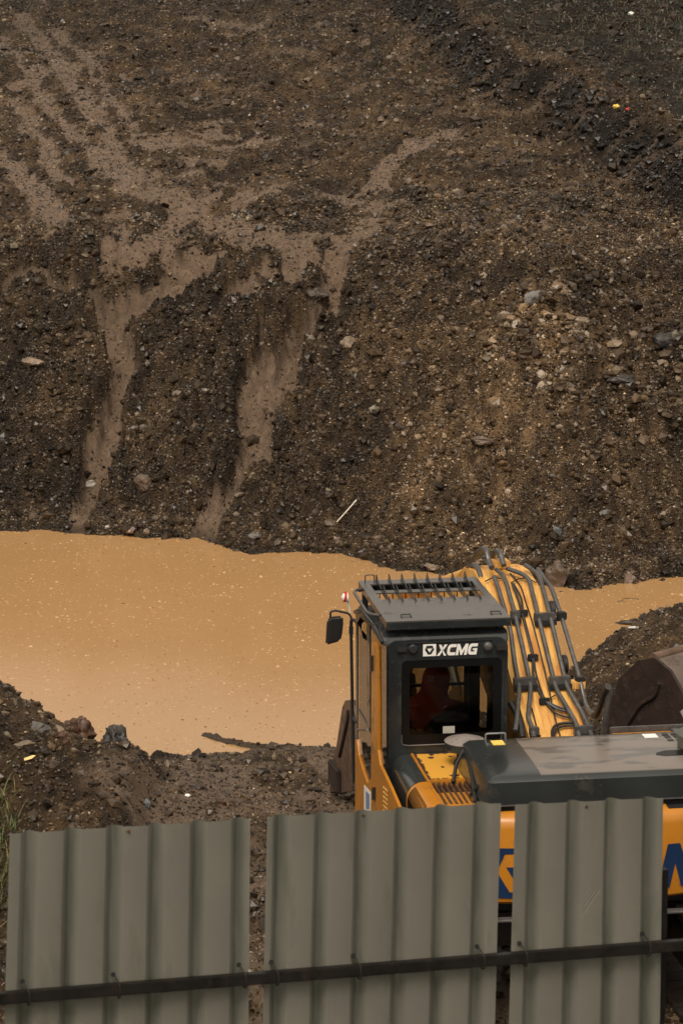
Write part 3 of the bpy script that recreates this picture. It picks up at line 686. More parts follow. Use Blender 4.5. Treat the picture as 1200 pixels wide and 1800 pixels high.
# --- undercarriage
for sx in (-1.12, 1.12):
    bm = new(); n = 44; path = []
    for k in range(n):                               # oval loop of shoes
        per = 2 * 2.9 + 2 * math.pi * .42; d = per * k / n
        if d < 2.9: p, a = (-1.45 + d, .84), 0
        elif d < 2.9 + math.pi * .42: a = (d - 2.9) / .42; p = (1.45 + .42 * math.sin(a), .42 + .42 * math.cos(a))
        elif d < 5.8 + math.pi * .42: p, a = (1.45 - (d - 2.9 - math.pi * .42), 0), math.pi
        else: a = math.pi + (d - 5.8 - math.pi * .42) / .42; p = (-1.45 + .42 * math.sin(a), .42 + .42 * math.cos(a))
        b2 = new(); box(b2, -.3, .3, -.085, .085, -.025, .015); box(b2, -.3, .3, -.02, .01, .01, .05)
        mtx = Matrix.Translation((sx, p[0], p[1] + .03)) @ Matrix.Rotation(-a, 4, 'X')
        bmesh.ops.transform(b2, matrix=mtx, verts=b2.verts); tmp = bpy.data.meshes.new('t'); b2.to_mesh(tmp); b2.free(); bm.from_mesh(tmp); bpy.data.meshes.remove(tmp)
    tr = obj('track', bm, 'rustdark', ex)
    bm = new(); box(bm, sx - .16, sx + .16, -1.3, 1.3, .25, .62, .03)
    for yy in (-1.45, 1.45): lathe(bm, [(.3, -.12), (.36, -.1), (.36, .1), (.3, .12)], (sx, yy, .44), 'x', 20)
    obj('track_frame', bm, 'rustdark', ex)
bm = new(); box(bm, -.85, .85, -.8, .8, .45, .8, .05); lathe(bm, [(.62, .8), (.66, .85), (.66, 1.0), (.6, 1.05)], (0, 0, 0), seg=32)
obj('centre_frame', bm, 'rustdark', ex, True)
bm = new(); box(bm, -1.36, 1.36, -1.5, 1.35, 1.04, 1.14, .015); box(bm, -.3, .3, -1.4, 1.5, 1.14, 1.5, .02)
obj('revolving_frame', bm, 'dark', ex)
bm = new(); box(bm, -1.3, 1.3, -1.93, -1.86, 1.085, 1.11, .008)
obj('frame_edge', bm, 'steel', ex)

# --- counterweight with its lettering
def cw_outline(inset, yo):
    P = []
    for k in range(25):
        x = -1.34 + inset + (2.68 - 2 * inset) * k / 24
        P.append((x, -1.90 + yo + .30 * (abs(x) / 1.34) ** 3.2))
    return P + [(1.34 - inset, -1.2), (-1.34 + inset, -1.2)]
bm = new(); loops = []
for z, ins, yo in ((1.20, .05, .05), (1.23, .01, .01), (1.30, 0, 0), (1.82, 0, 0), (1.875, .006, .012), (1.915, .03, .045), (1.935, .09, .12)):
    loops.append([bm.verts.new((x, y, z)) for x, y in cw_outline(ins, yo)])
n = len(loops[0])
for a, b in zip(loops, loops[1:]):
    for i in range(n): bm.faces.new((a[i], a[(i + 1) % n], b[(i + 1) % n], b[i]))
bm.faces.new(loops[0][::-1]); bm.faces.new(loops[-1])
cw = obj('counterweight', bm, 'yellow', ex, True)
bm = new(); hexa(bm, [(.60, -1.83, 1.90), (1.25, -1.78, 1.90), (1.25, -1.2, 1.90), (.60, -1.2, 1.90), (.58, -1.80, 1.945), (1.28, -1.75, 1.945), (1.28, -1.2, 1.945), (.58, -1.2, 1.945)])
obj('recess', bm, 'gloss_black', cw)
HEX = [(-.22, .88), (.22, .88), (.36, .53), (.12, .12), (-.12, .12), (-.36, .53)]
TOPBAR = [(-.22, .88), (.22, .88), (.30, .69), (-.30, .69)]
LBAR = [(-.315, .655), (-.36, .53), (-.12, .12), (-.012, .12), (-.012, .22), (-.265, .655)]
RBAR = [(-x, y) for x, y in LBAR][::-1]
INTRI = [(-.19, .62), (.19, .62), (0, .30)]
def frame_polys():
    """blue field of the emblem, cut into pieces round the bars"""
    sq = [(-.5, 0), (.5, 0), (.5, 1), (-.5, 1)]
    out = [[(-.5, .53), (-.36, .53), (-.22, .88), (-.22, 1), (-.5, 1)], [(.36, .53), (.5, .53), (.5, 1), (.22, 1), (.22, .88)],
           [(-.22, .88), (.22, .88), (.22, 1), (-.22, 1)], [(-.5, 0), (-.12, 0), (-.12, .12), (-.36, .53), (-.5, .53)],
           [(.12, 0), (.5, 0), (.5, .53), (.36, .53), (.12, .12)], [(-.12, 0), (.12, 0), (.12, .12), (-.12, .12)]]
    return out
SL = .22
def sh(P): return [(x + SL * y, y) for x, y in P]
LETTERS = {  # bold slanted capitals, unit height
    'X': [sh([(0, 0), (.30, 0), (.52, .34), (.40, .5)]), sh([(.40, .5), (.52, .34), (.98, 1), (.66, 1)]), sh([(.02, 1), (.32, 1), (.47, .72), (.36, .5)]), sh([(.56, .52), (.60, .30), (.78, 0), (1.06, 0)]), sh([(.36, .5), (.47, .72), (.66, .55), (.56, .40)])],
    'C': [sh([(.30, 1), (.95, 1), (.95, .74), (.40, .74)]), sh([(.30, 1), (.40, .74), (.28, .62), (0, .70), (.10, .9)]), sh([(0, .70), (.28, .62), (.28, .38), (0, .30)]), sh([(0, .30), (.28, .38), (.40, .26), (.30, 0), (.10, .1)]), sh([(.30, 0), (.40, .26), (.95, .26), (.95, 0)])],
    'M': [sh([(0, 0), (.28, 0), (.28, 1), (0, 1)]), sh([(.28, 1), (.28, .55), (.55, 0), (.62, 0), (.62, .42)]), sh([(.62, .42), (.62, 0), (.69, 0), (.96, .55), (.96, 1)]), sh([(.96, 0), (1.24, 0), (1.24, 1), (.96, 1)])],
    'G': [sh([(.30, 1), (1.0, 1), (1.0, .74), (.40, .74)]), sh([(.30, 1), (.40, .74), (.28, .62), (0, .70), (.10, .9)]), sh([(0, .70), (.28, .62), (.28, .38), (0, .30)]), sh([(0, .30), (.28, .38), (.40, .26), (.30, 0), (.10, .1)]), sh([(.30, 0), (.40, .26), (.74, .26), (.74, 0)]), sh([(.74, 0), (1.02, 0), (1.02, .56), (.74, .56)]), sh([(.52, .56), (.74, .56), (.74, .40), (.52, .40)])],
}
def word(x0, h, gaps=((0, 'X', 1.06), (1.14, 'C', .95), (2.22, 'M', 1.24), (3.58, 'G', 1.0)), wx=1.0):
    out = []
    for o_, ch, _ in gaps:
        out += [[(x0 + (o_ + u) * h * wx, v_ * h) for u, v_ in P] for P in LETTERS[ch]]
    return out
def cwy(x): return -1.90 + .30 * (abs(x) / 1.34) ** 3.2
EMB = [[(-.64 + u * .41, v_ * .41) for u, v_ in P] for P in frame_polys() + [INTRI]]
bm = new(); polys(bm, EMB, lambda u, v_, d: (u, cwy(u) - .001 - d, 1.262 + v_), .003)
obj('emblem', bm, 'blue', cw)
bm = new(); polys(bm, word(-.37, .36, ((0, 'X', 1), (1.22, 'C', 1), (2.40, 'M', 1), (3.80, 'G', 1)), 1.0), lambda u, v_, d: (u, cwy(u) - .001 - d, 1.29 + v_), .003)
obj('lettering', bm, 'blue', cw)

# --- left side: dark cover, yellow louvred cover, rusty deck, grille
def side_prof(x0, x1, z0, z1, r, n=6):
    P = [(x1, z0), (x1, z1)]
    for k in range(n + 1):
        a = R(90 + 90 * k / n); P.append((x0 + r + r * math.cos(a), z1 - r + r * math.sin(a)))
    return P + [(x0, z0)]
bm = new(); prism(bm, side_prof(-1.345, -1.185, 1.14, 1.955, .13), 'xz', -.93, -.16)
obj('side_cover', bm, 'hood', ex, True)
bm = new(); prism(bm, side_prof(-1.35, -1.16, 1.14, 1.952, .14), 'xz', -1.62, -.936)
yc = obj('louvred_cover', bm, 'yellow', ex, True)
for k in range(11):
    y0 = -1.02 - k * .048; bm = new()
    pts = []
    for a in (178, 165, 150, 135, 122): pts.append((-1.21 + .1415 * math.cos(R(a)), y0 + .045 * (178 - a) / 56 * 0, 1.812 + .1415 * math.sin(R(a))))
    tube(bm, [(-1.3515, y0 - .03, 1.72)] + pts, .007, 5); obj('louvre', bm, 'gloss_black', yc)
# deck with chipped paint: rust follows the edges and a few knocks
def deck():
    m = bpy.data.materials.new('chipped_yellow_deck'); m.use_nodes = True; N, L = nodes_of(m); b = N['Principled BSDF']
    a = N.new('ShaderNodeAttribute'); a.attribute_name = 'rust'; mm = N.new('ShaderNodeMix'); mm.data_type = 'RGBA'
    mm.inputs[6].default_value = (.64, .32, .045, 1); mm.inputs[7].default_value = (.030, .012, .006, 1)
    L.new(a.outputs['Fac'], mm.inputs['Factor']); L.new(mm.outputs[2], b.inputs['Base Color'])
    mr = N.new('ShaderNodeMapRange'); mr.inputs['To Min'].default_value = .35; mr.inputs['To Max'].default_value = .8
    L.new(a.outputs['Fac'], mr.inputs['Value']); L.new(mr.outputs[0], b.inputs['Roughness'])
    xs_, ys_ = np.linspace(-1.155, -.60, 110), np.linspace(-.915, -.15, 150)
    xx, yy = np.meshgrid(xs_, ys_); nn = perlin(xx * 22, yy * 14, 70) + .6 * perlin(xx * 60, yy * 40, 71)
    e = np.minimum((xx + 1.155) / .045, np.minimum((yy + .915) / .03, (-.16 - yy) / .04))
    e = np.where((yy > -.885) & (yy < -.855), .45, e)
    r_ = 1 - sst(.45, .62, e + nn * .75)
    for (u, v_, sx, sy) in ((-1.03, -.28, .03, .03), (-.86, -.27, .022, .02), (-.98, -.56, .016, .03), (-.83, -.53, .014, .025), (-.93, -.80, .04, .03), (-.78, -.78, .03, .04), (-.80, -.5, .01, .01), (-1.01, -.2, .02, .03)):
        r_ = np.maximum(r_, 1 - sst(.75, 1.05, np.sqrt(((xx - u) / sx) ** 2 + ((yy - v_) / sy) ** 2) + .5 * nn))
    ii = np.arange(xx.size).reshape(xx.shape); Fq = np.stack([ii[:-1, :-1], ii[:-1, 1:], ii[1:, 1:], ii[1:, :-1]], -1).reshape(-1, 4)
    zz = np.full_like(xx, 1.951) + .0012 * (1 - r_)
    o = np_mesh('deck_plate', np.stack([xx, yy, zz], -1).reshape(-1, 3), Fq, m, dict(rust=r_), smooth=True); o.parent = ex
deck()
bm = new(); box(bm, -1.182, -.5, -.925, -.15, 1.90, 1.948); box(bm, -1.182, -1.160, -1.60, -.16, 1.90, 1.962, .004)
box(bm, -1.158, -.6, -.945, -.917, 1.90, 1.966, .006); box(bm, -1.158, -.55, -1.63, -1.56, 1.90, 1.956, .006)
obj('deck_frame', bm, 'yellow', ex)
bm = new(); box(bm, -1.158, -.62, -1.56, -.946, 1.86, 1.88)
gr = obj('grille', bm, 'gloss_black', ex)
for k in range(12):
    x = -1.145 + k * .043; bm = new()
    hexa(bm, [(x, -1.56, 1.90), (x + .014, -1.56, 1.90), (x + .014, -.946, 1.90), (x, -.946, 1.90), (x + .008, -1.56, 1.945), (x + .024, -1.56, 1.945), (x + .024, -.946, 1.945), (x + .008, -.946, 1.945)])
    obj('slat', bm, 'rust', gr)
bm = new(); box(bm, -.80, -.775, -1.45, -.97, 1.93, 1.975, .004); obj('hinge_bar', bm, 'yellow', ex)
# air intake with its mushroom cap
bm = new(); lathe(bm, [(.10, 1.922), (.085, 1.95), (.07, 1.97), (.07, 2.06)], (-.785, -.50, .03), seg=24)
ai = obj('air_intake', bm, 'black', ex, True)
bm = new(); lathe(bm, [(.06, 2.045), (.160, 2.05), (.170, 2.06), (.170, 2.115)], (-.785, -.50, .03), seg=40); obj('intake_rim', bm, 'dark', ai, True)
bm = new(); lathe(bm, [(.170, 2.115), (.172, 2.122), (.158, 2.132), (.09, 2.152), (.05, 2.166), (.02, 2.170)], (-.785, -.50, .03), seg=40); obj('intake_cap', bm, 'capgrey', ai, True)

# --- engine hood
bm = new(); loops = []
def hood_loop(x0, x1, y0, y1, z, r, sag=0):
    return [bm.verts.new((p[0], p[1], z)) for p in rrect(x0, x1, y0, y1, r, 5)]
for x0, y0, y1, z, r in ((-.875, -1.742, -.60, 1.972, .035), (-.87, -1.744, -.60, 1.985, .035), (-.838, -1.742, -.63, 2.168, .035), (-.80, -1.712, -.655, 2.2, .035), (-.765, -1.66, -.69, 2.209, .03), (-.70, -1.60, -.74, 2.2165, .03), (-.60, -1.40, -.90, 2.222, .03)):
    loops.append(hood_loop(x0, 1.33 - (.9 + x0) * .5, y0, y1, z, r))
n = len(loops[0])
for a, b in zip(loops, loops[1:]):
    for i in range(n): bm.faces.new((a[i], a[(i + 1) % n], b[(i + 1) % n], b[i]))
bm.faces.new(loops[0][::-1]); bm.faces.new(loops[-1])
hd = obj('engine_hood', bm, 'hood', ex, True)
bm = new(); hexa(bm, [(-.868, -1.30, 1.99), (-.84, -1.30, 1.99), (-.84, -.9, 1.99), (-.868, -.9, 1.99), (-.845, -1.27, 2.115), (-.80, -1.27, 2.115), (-.80, -.93, 2.115), (-.845, -.93, 2.115)])
obj('hood_opening', bm, 'gloss_black', hd)
bm = new(); tube(bm, [(-.90, -1.52, 1.955), (-.875, -1.30, 2.03), (-.83, -.80, 2.15)], .014, 6); tube(bm, [(-.98, -1.0, 1.955), (-.92, -.82, 2.05), (-.83, -.70, 2.14)], .016, 6)
tube(bm, [(-.905, -1.36, 1.96), (-.86, -1.42, 2.05)], .018, 6); obj('hood_stay', bm, 'hose', ex, True)
bm = new(); box(bm, -.83, 1.3, -1.74, -.62, 1.90, 1.972); obj('hood_seal', bm, 'gloss_black', ex)
bm = new(); box(bm, -.80, 1.28, -1.748, -1.7415, 1.976, 1.986); obj('hood_trim', bm, 'steel', hd)
bm = new(); tube(bm, [(-.655, -.70, 2.20), (-.655, -.70, 2.262), (-.49, -.70, 2.262), (-.49, -.70, 2.20)], .009, 8, fr=.02); obj('grab_handle', bm, 'steel', hd, True)
bm = new(); hexa(bm, [(-.63, -.90, 2.2225), (-.53, -.90, 2.2225), (-.53, -.77, 2.2225), (-.63, -.77, 2.2225), (-.63, -.90, 2.2245), (-.53, -.90, 2.2245), (-.53, -.77, 2.2245), (-.63, -.77, 2.2245)]); lb = obj('warning_label', bm, 'label', hd)
bm = new(); prism(bm, [(-.60, -.815), (-.56, -.815), (-.58, -.785)], 'xy', 2.2216, 2.2226); obj('warning_sign', bm, 'black', lb) if False else bm.free()
bm = new(); box(bm, .635, .75, -.88, -.77, 2.2225, 2.2245); obj('notice_label', bm, 'white', hd)
for i in range(3):
    for j in range(5):
        if j + i > 6: continue
        x = .80 + j * .075; y = -.80 - i * .085; bm = new(); prism(bm, [(x, y - .03), (x + .05, y - .03), (x + .05, y + .03), (x, y + .03)], 'xy', 2.2223, 2.2235); obj('vent_hole', bm, 'gloss_black', hd)
bm = new(); prism(bm, [(.60 + .02, -1.30), (.60, -1.36), (.66, -1.40), (1.0, -1.40), (1.0, -1.24), (.70, -1.25)], 'xy', 2.2222, 2.2238); obj('latch_recess', bm, 'gloss_black', hd)
# exhaust at the right of the hood
bm = new(); lathe(bm, [(.10, 2.20), (.135, 2.23), (.14, 2.33), (.11, 2.37), (.055, 2.385)], (.965, -1.18, 0), seg=28); exh = obj('exhaust', bm, mat('olive_exhaust_paint', (.10, .105, .08), .5, vary=.3), ex, True)
bm = new(); tube(bm, [(.965, -1.18, 2.30), (.94, -1.14, 2.44), (.90, -1.10, 2.52)], .045, 14, fr=.05); obj('tail_pipe', bm, mat('pale_exhaust_pipe', (.36, .34, .31), .45, metal=.3, vary=.3, scale=20), exh, True)
# right front deck
bm = new(); box(bm, .62, 1.33, -.55, .30, 1.14, 1.93, .03); rd = obj('tank_deck', bm, 'yellow', ex, True)
bm = new(); box(bm, .64, 1.33, .29, .33, 1.5, 1.972, .008); box(bm, 1.17, 1.33, -.5, .28, 1.9, 1.952, .006); obj('tank_edge', bm, 'pipe', rd)
bm = new(); lathe(bm, [(.012, 1.93), (.012, 1.945)], (.79, .12, 0), seg=10); obj('bolt', bm, 'black', rd)

# --- cab
X0, X1, YR, YF = -1.40, -.36, -.15, 1.42
bm = new(); ringplate(bm, rrect(X0 + .012, X1, 1.25, 2.93, .09), rrect(-1.256, -.41, 2.035, 2.755, .045), 'xz', YR, YR + .05)
for x in (X0 + .035, X1 - .035): tube(bm, [(x, YR + .035, 1.25), (x, YR + .035, 2.86)], .040, 10)
ringplate(bm, [(YR + .03, 1.25), (YF, 1.25), (YF, 2.80), (1.2, 2.90), (.6, 2.94), (YR + .03, 2.94)], [(YR + .09, 1.45), (YF - .10, 1.45), (YF - .08, 2.72), (1.15, 2.82), (.6, 2.86), (YR + .09, 2.86)], 'yz', X0, X0 + .028)
ringplate(bm, [(YR + .03, 1.25), (YF, 1.25), (YF, 2.80), (1.2, 2.90), (.6, 2.94), (YR + .03, 2.94)], [(.55, 1.95), (YF - .10, 1.45), (YF - .08, 2.72), (1.15, 2.80), (.6, 2.84), (.55, 2.6)], 'yz', X1 - .03, X1)
ringplate(bm, rrect(X0 + .03, X1 - .03, 1.25, 2.80, .03), rrect(X0 + .05, X1 - .07, 1.5, 2.72, .03), 'xz', YF - .04, YF)
prism(bm, [(YR, 2.88), (YR + .01, 2.935), (YR + .05, 2.975), (YR + .12, 2.985), (.6, 2.955), (1.25, 2.90), (1.46, 2.80), (1.42, 2.76), (1.2, 2.84), (.6, 2.885), (YR + .1, 2.89)], 'yz', X0 - .004, X1 + .004, .012)
box(bm, X0 + .01, X1 - .01, YR + .05, YF - .02, 1.18, 1.30)
tube(bm, [(X0 - .006, -.08, 2.90), (X0 - .012, .3, 2.945), (X0 - .012, 1.0, 2.915), (X0 - .006, 1.42, 2.80)], .018, 8)
cab = obj('cab', bm, 'dark', ex, True)
bm = new(); box(bm, X0 + .04, X1 - .04, -.09, .18, 1.30, 2.06, .02); box(bm, -.60, -.42, .2, 1.25, 1.3, 1.95, .03); box(bm, -.53, -.44, .60, .72, 1.95, 2.86, .01)
box(bm, -1.30, -1.16, .35, .95, 1.3, 1.88, .03); box(bm, -1.36, -.40, 1.30, 1.34, 1.30, 1.55); obj('cab_interior', bm, 'seat', ex, True)
bm = new(); ringplate(bm, rrect(-1.252, -.414, 2.039, 2.751, .042), rrect(-1.19, -.482, 2.115, 2.692, .035), 'xz', YR - .006, YR + .02)
wf = obj('rear_window', bm, 'gloss_black', ex)
bm = new(); box(bm, -1.20, -.47, YR + .002, YR + .007, 2.10, 2.70); obj('pane', bm, 'glass_rear', wf)
bm = new(); tube(bm, [(-1.256, YR - .006, 2.12), (-1.256, YR - .006, 2.035), (-1.20, YR - .008, 2.026), (-.45, YR - .008, 2.026), (-.408, YR - .006, 2.05), (-.408, YR - .006, 2.10)], .006, 6, fr=.04); obj('window_seal', bm, 'pipe', wf, True)
bm = new(); box(bm, -.906, -.806, YR - .002, YR + .001, 2.118, 2.178); obj('sticker', bm, mat('grey_sticker', (.34, .34, .31), .5, vary=.06), wf)
bm = new(); box(bm, X0 + .06, X1 - .08, YF - .025, YF - .019, 1.5, 2.72); ws = obj('windshield', bm, 'glass_front', ex)
bm = new(); box(bm, X0 + .05, X1 - .07, YF - .04, YF - .01, 2.10, 2.125); obj('windshield_rail', bm, 'black', ws)
bm = new(); box(bm, -1.22, -1.12, YF - .06, YF - .05, 2.19, 2.25); obj('display', bm, mat('pale_green_paper', (.30, .42, .30), .5, vary=.1), ws)
# lettering and emblem on the cab
def cabf(u, v_, d): return (u, YR - .001 - d, 2.79 + v_)
e0, eh = -1.079 + .055, .102
pol = [[(e0 + u * eh * 1.08, v_ * eh) for u, v_ in P] for P in frame_polys() + [INTRI]]
bm = new(); polys(bm, pol, cabf, .004); obj('emblem', bm, 'white', cab)
bm = new(); polys(bm, word(-.963, .094, ((0, 'X', 1), (1.08, 'C', 1), (2.10, 'M', 1), (3.42, 'G', 1)), .80), cabf, .004); obj('lettering', bm, 'white', cab)
bm = new(); box(bm, -1.30, -1.215, YR - .03, YR, 2.835, 2.875, .008); obj('lamp_socket', bm, 'black', cab)
bm = new(); lathe(bm, [(.030, -.03), (.038, -.022), (.038, 0)], (-1.165, YR, 2.86), 'y', 20); obj('vent_plug', bm, 'black', cab, True)
bm = new(); lathe(bm, [(.02, -.045), (.034, -.035), (.038, 0)], (-.535, YR, 2.86), 'y', 20); ln = obj('work_lamp', bm, 'pipe', cab, True)
bm = new(); box(bm, -.47, -.375, YR - .055, YR, 2.825, 2.875, .008); ln = obj('tail_lamp', bm, 'black', cab)
bm = new(); box(bm, -.465, -.38, YR - .05, YR - .002, 2.874, 2.879); obj('chrome_strip', bm, 'steel', ln) if False else bm.free()
bm = new(); tube(bm, [(-1.22, YR - .004, 2.905), (-.50, YR - .004, 2.91)], .006, 6); obj('gutter_seam', bm, 'gloss_black', cab)
# door on the left side: yellow frame, panes, hinges, handle
def L3(pts, x): return [tuple(survey(px, py, 0, x)[1:]) for px, py in pts]
door_px = [(665, 1128), (666, 1318), (670, 1345), (689, 1385), (706, 1425), (716, 1475), (626, 1475), (626.5, 1300), (629.5, 1300), (632, 1327), (640, 1356), (648, 1377), (654.5, 1368), (655, 1128)]
bm = new(); prism(bm, L3(door_px, -1.412), 'yz', -1.425, -1.40)
dr = obj('door', bm, 'yellow', ex)
for hp in ([(652.5, 1152), (655, 1152), (655, 1180), (652.5, 1180)], [(656, 1384), (659, 1384), (659, 1406), (656, 1406)]):
    bm = new(); prism(bm, L3(hp, -1.43), 'yz', -1.445, -1.424); obj('hinge', bm, 'black', dr)
bm = new(); q = survey(630, 1282, 0, -1.44); q2 = survey(646, 1282, 0, -1.44); tube(bm, [tuple(q), tuple(q2)], .012, 8); obj('handle', bm, 'steel', dr)
bm = new(); prism(bm, L3([(640, 1380), (651, 1392), (651, 1425), (640, 1425)], -1.426), 'yz', -1.4285, -1.4255); sk = obj('sticker', bm, 'white', dr)
bm = new(); prism(bm, L3([(643, 1390), (649.5, 1397), (649.5, 1422), (643, 1422)], -1.429), 'yz', -1.431, -1.4286)
obj('sticker_mark', bm, mat('pale_blue_vinyl', (.16, .24, .34), .4, vary=.1), dr)
for k in range(6):
    y_ = 1385 + k * 8; bm = new(); prism(bm, L3([(673, y_ - 3), (680, y_ + 4), (680, y_ + 6.5), (673, y_)], -1.427), 'yz', -1.429, -1.4252); obj('vent_slot', bm, mat('pale_yellow_vent_%d' % k, (.75, .45, .12), .4), dr)
bm = new(); prism(bm, L3([(645.5, 1098), (650.5, 1098), (651.5, 1288), (646.5, 1276)], -1.405), 'yz', -1.412, -1.398); prism(bm, L3([(631, 1246), (652.5, 1283), (652.5, 1290), (631, 1253)], -1.405), 'yz', -1.4135, -1.3965); obj('window_bar', bm, 'dark', dr)
bm = new(); prism(bm, L3([(631, 1100), (654, 1128), (654, 1366), (648, 1374), (640, 1354), (632, 1325), (630.5, 1298)], -1.40), 'yz', -1.4055, -1.4035); obj('door_pane', bm, 'glass_side', dr)
bm = new(); prism(bm, L3([(667, 1135), (680, 1135), (680, 1345), (671, 1340)], -1.40), 'yz', -1.4055, -1.4035); obj('quarter_pane', bm, 'glass_side', ex)
# roof guard
bm = new()
ringplate(bm, rrect(-1.39, -.34, -.165, 1.345, .01, 1), [(-.405, 1.19), (-1.31, 1.19), (-1.31, 1.18), (-1.31, .63), (-1.31, .62), (-.405, .62), (-.405, .63), (-.405, 1.18)], 'xy', 3.088, 3.10)
gv = obj('roof_guard', bm, 'guard', ex)
bm = new(); box(bm, -1.388, -.342, -.170, -.158, 3.030, 3.0885); box(bm, -1.388, -.342, 1.333, 1.345, 3.0, 3.0885); box(bm, -1.390, -1.378, -.157, 1.332, 3.045, 3.0885); box(bm, -.352, -.340, -.157, 1.332, 3.045, 3.0885)
obj('guard_skirt', bm, 'dark', gv)
bm = new(); box(bm, -1.308, -.407, .855, .955, 3.089, 3.099); obj('cross_bar', bm, 'guard', gv)
for x in (-1.35, -.40):
    for y in (.0, 1.22): bm = new(); box(bm, x - .025, x + .025, y - .03, y + .03, 2.86, 3.088); obj('guard_post', bm, 'dark', gv)
for k in range(7): bm = new(); box(bm, -1.22 + k * .115, -1.21 + k * .115, 1.24, 1.25, 2.86, 3.088); obj('guard_post', bm, 'rust', gv)
for k in range(8):
    x = -1.245 + k * .1125; bm = new()
    prism(bm, [(.50, 3.1005), (.56, 3.135), (.60, 3.11), (.86, 3.165), (.95, 3.11), (1.16, 3.14), (1.25, 3.175), (1.29, 3.1005), (1.18, 3.075), (.64, 3.075)], 'yz', x - .004, x + .004); obj('fin', bm, 'dark', gv)
for (x, y) in ((-1.30, 1.27), (-1.20, -.06), (-.44, -.06)):
    up_ = (.0, .065) if y > 1 else (.075, .012); bm = new(); tube(bm, [(x - .04, y, 3.10), (x - .04, y + up_[0], 3.10 + up_[1]), (x + .04, y + up_[0], 3.10 + up_[1]), (x + .04, y, 3.10)], .005, 6, fr=.008); obj('lifting_loop', bm, 'black', gv)
bm = new(); tube(bm, [(-1.38, .21, 3.065), (-1.445, .24, 3.065), (-1.475, .34, 3.065), (-1.475, 1.02, 3.07), (-1.45, 1.12, 3.07), (-1.37, 1.15, 3.07)], .014, 8, fr=.05); obj('roof_rail', bm, 'guard', ex, True)
# hand rail and mirror
bm = new(); tube(bm, [(-1.36, 1.52, 2.66), (-1.385, 1.56, 2.69), (-1.413, 1.6, 2.685), (-1.414, 1.6, 2.6), (-1.400, 1.6, 1.8), (-1.388, 1.6, 1.15), (-1.36, 1.5, 1.05)], .015, 10, fr=.04)
box(bm, -1.41, -1.37, 1.42, 1.6, 1.78, 1.80); box(bm, -1.40, -1.35, 1.42, 1.6, 1.12, 1.15); obj('hand_rail', bm, 'black', ex, True)
bm = new(); mc = survey(588, 1108, 1, 1.6); P = [(-.082, -.132), (.050, -.10), (.066, -.05), (.080, .085), (.072, .128), (-.036, .124), (-.068, .095)]
prism(bm, [(mc.x + u, mc.z + v_) for u, v_ in P], 'xz', 1.58, 1.63, .018, 3)
mr_ = obj('mirror', bm, 'black', ex, True)
bm = new(); prism(bm, [(mc.x + u * .78, mc.z + v_ * .82) for u, v_ in P], 'xz', 1.577, 1.5795); obj('mirror_glass', bm, 'mirror', mr_)
bm = new(); tube(bm, [tuple(survey(581, 1088, 1, 1.61)), tuple(survey(580, 1076, 1, 1.61)), tuple(survey(588, 1073, 1, 1.6)), tuple(survey(612, 1078, 1, 1.6)), tuple(survey(617, 1084, 1, 1.6)), tuple(survey(617.5, 1104, 1, 1.6))], .010, 8, fr=.03)
q = survey(617, 1108, 1, 1.6); box(bm, q.x - .018, q.x + .018, 1.585, 1.625, q.z - .04, q.z + .04, .006); obj('mirror_arm', bm, 'black', mr_, True)
bm = new(); lathe(bm, [(.010, -.045), (.034, -.03), (.042, 0), (.044, .012)], tuple(survey(608.5, 1050, 1, 1.6)), 'x', 18)
q = survey(613, 1062, 1, 1.6); q2 = survey(615, 1078, 1, 1.6); tube(bm, [(survey(609.5, 1046, 1, 1.6))[:], q[:], q2[:]], .012, 8, taper=.006); mk = obj('clearance_marker', bm, 'white', mr_, True)
q = survey(606, 1049, 1, 1.6); bm = new(); lathe(bm, [(.030, -.012), (.050, -.006), (.050, .006), (.045, .008)], tuple(q), 'x', 20); bmesh.ops.rotate(bm, cent=q, matrix=Matrix.Rotation(R(14), 3, 'Y'), verts=bm.verts)
obj('marker_lens', bm, 'red', ex, True)

# --- seat
bm = new(); box(bm, -1.02, -.62, .42, .95, 1.66, 1.80, .04, 3); st = obj('seat', bm, 'seat', ex, True)
bm = new(); hexa(bm, [(-1.06, .36, 1.76), (-.58, .36, 1.76), (-.58, .47, 1.76), (-1.06, .47, 1.76), (-.95, .26, 2.10), (-.60, .26, 2.27), (-.60, .36, 2.27), (-.95, .36, 2.10)], .04, 3); obj('seat_back', bm, 'seat', st, True)
bm = new(); box(bm, -.95, -.70, .45, .85, 1.30, 1.66, .02); obj('seat_base', bm, 'seat', st)

# --- boom, stick, bucket and pipes (all turned together by the boom's swing)
BTOP = [(-.6, 1.80), (-.2, 1.985), (0, 2.11), (.44, 2.385), (.89, 2.76), (1.3, 3.02), (1.65, 3.10), (2.0, 3.05), (2.6, 2.70), (3.2, 2.42), (4.0, 2.10), (5.2, 1.62)]
BBOT = [(5.25, 1.36), (4.0, 1.75), (2.9, 2.10), (2.2, 2.30), (1.6, 2.28), (.95, 1.95), (.4, 1.52), (0, 1.40), (-.2, 1.55)]
BC, BHW, ROT = .08, .25, ((0, 0, 0), BYAW)
def topz(y): return float(np.interp(y, [p[0] for p in BTOP], [p[1] for p in BTOP]))
def BP(px, py, off=.05):
    c0, d = survey(px, py, 1, -3.0, BYAW), None
    c1 = survey(px, py, 1, 3.0, BYAW); best = c0
    for k in range(1200):
        p = c0.lerp(c1, k / 1200)
        if p.y > -.65 and p.z < topz(p.y) + off: return p
        best = p
    return best
def BX(px, py, x): return survey(px, py, 0, x, BYAW)
bm = new(); prism(bm, [p for p in BTOP[1:]] + BBOT, 'yz', BC - BHW, BC + BHW, .012)
bo = obj('boom', bm, 'boomy', ex, False, ROT)
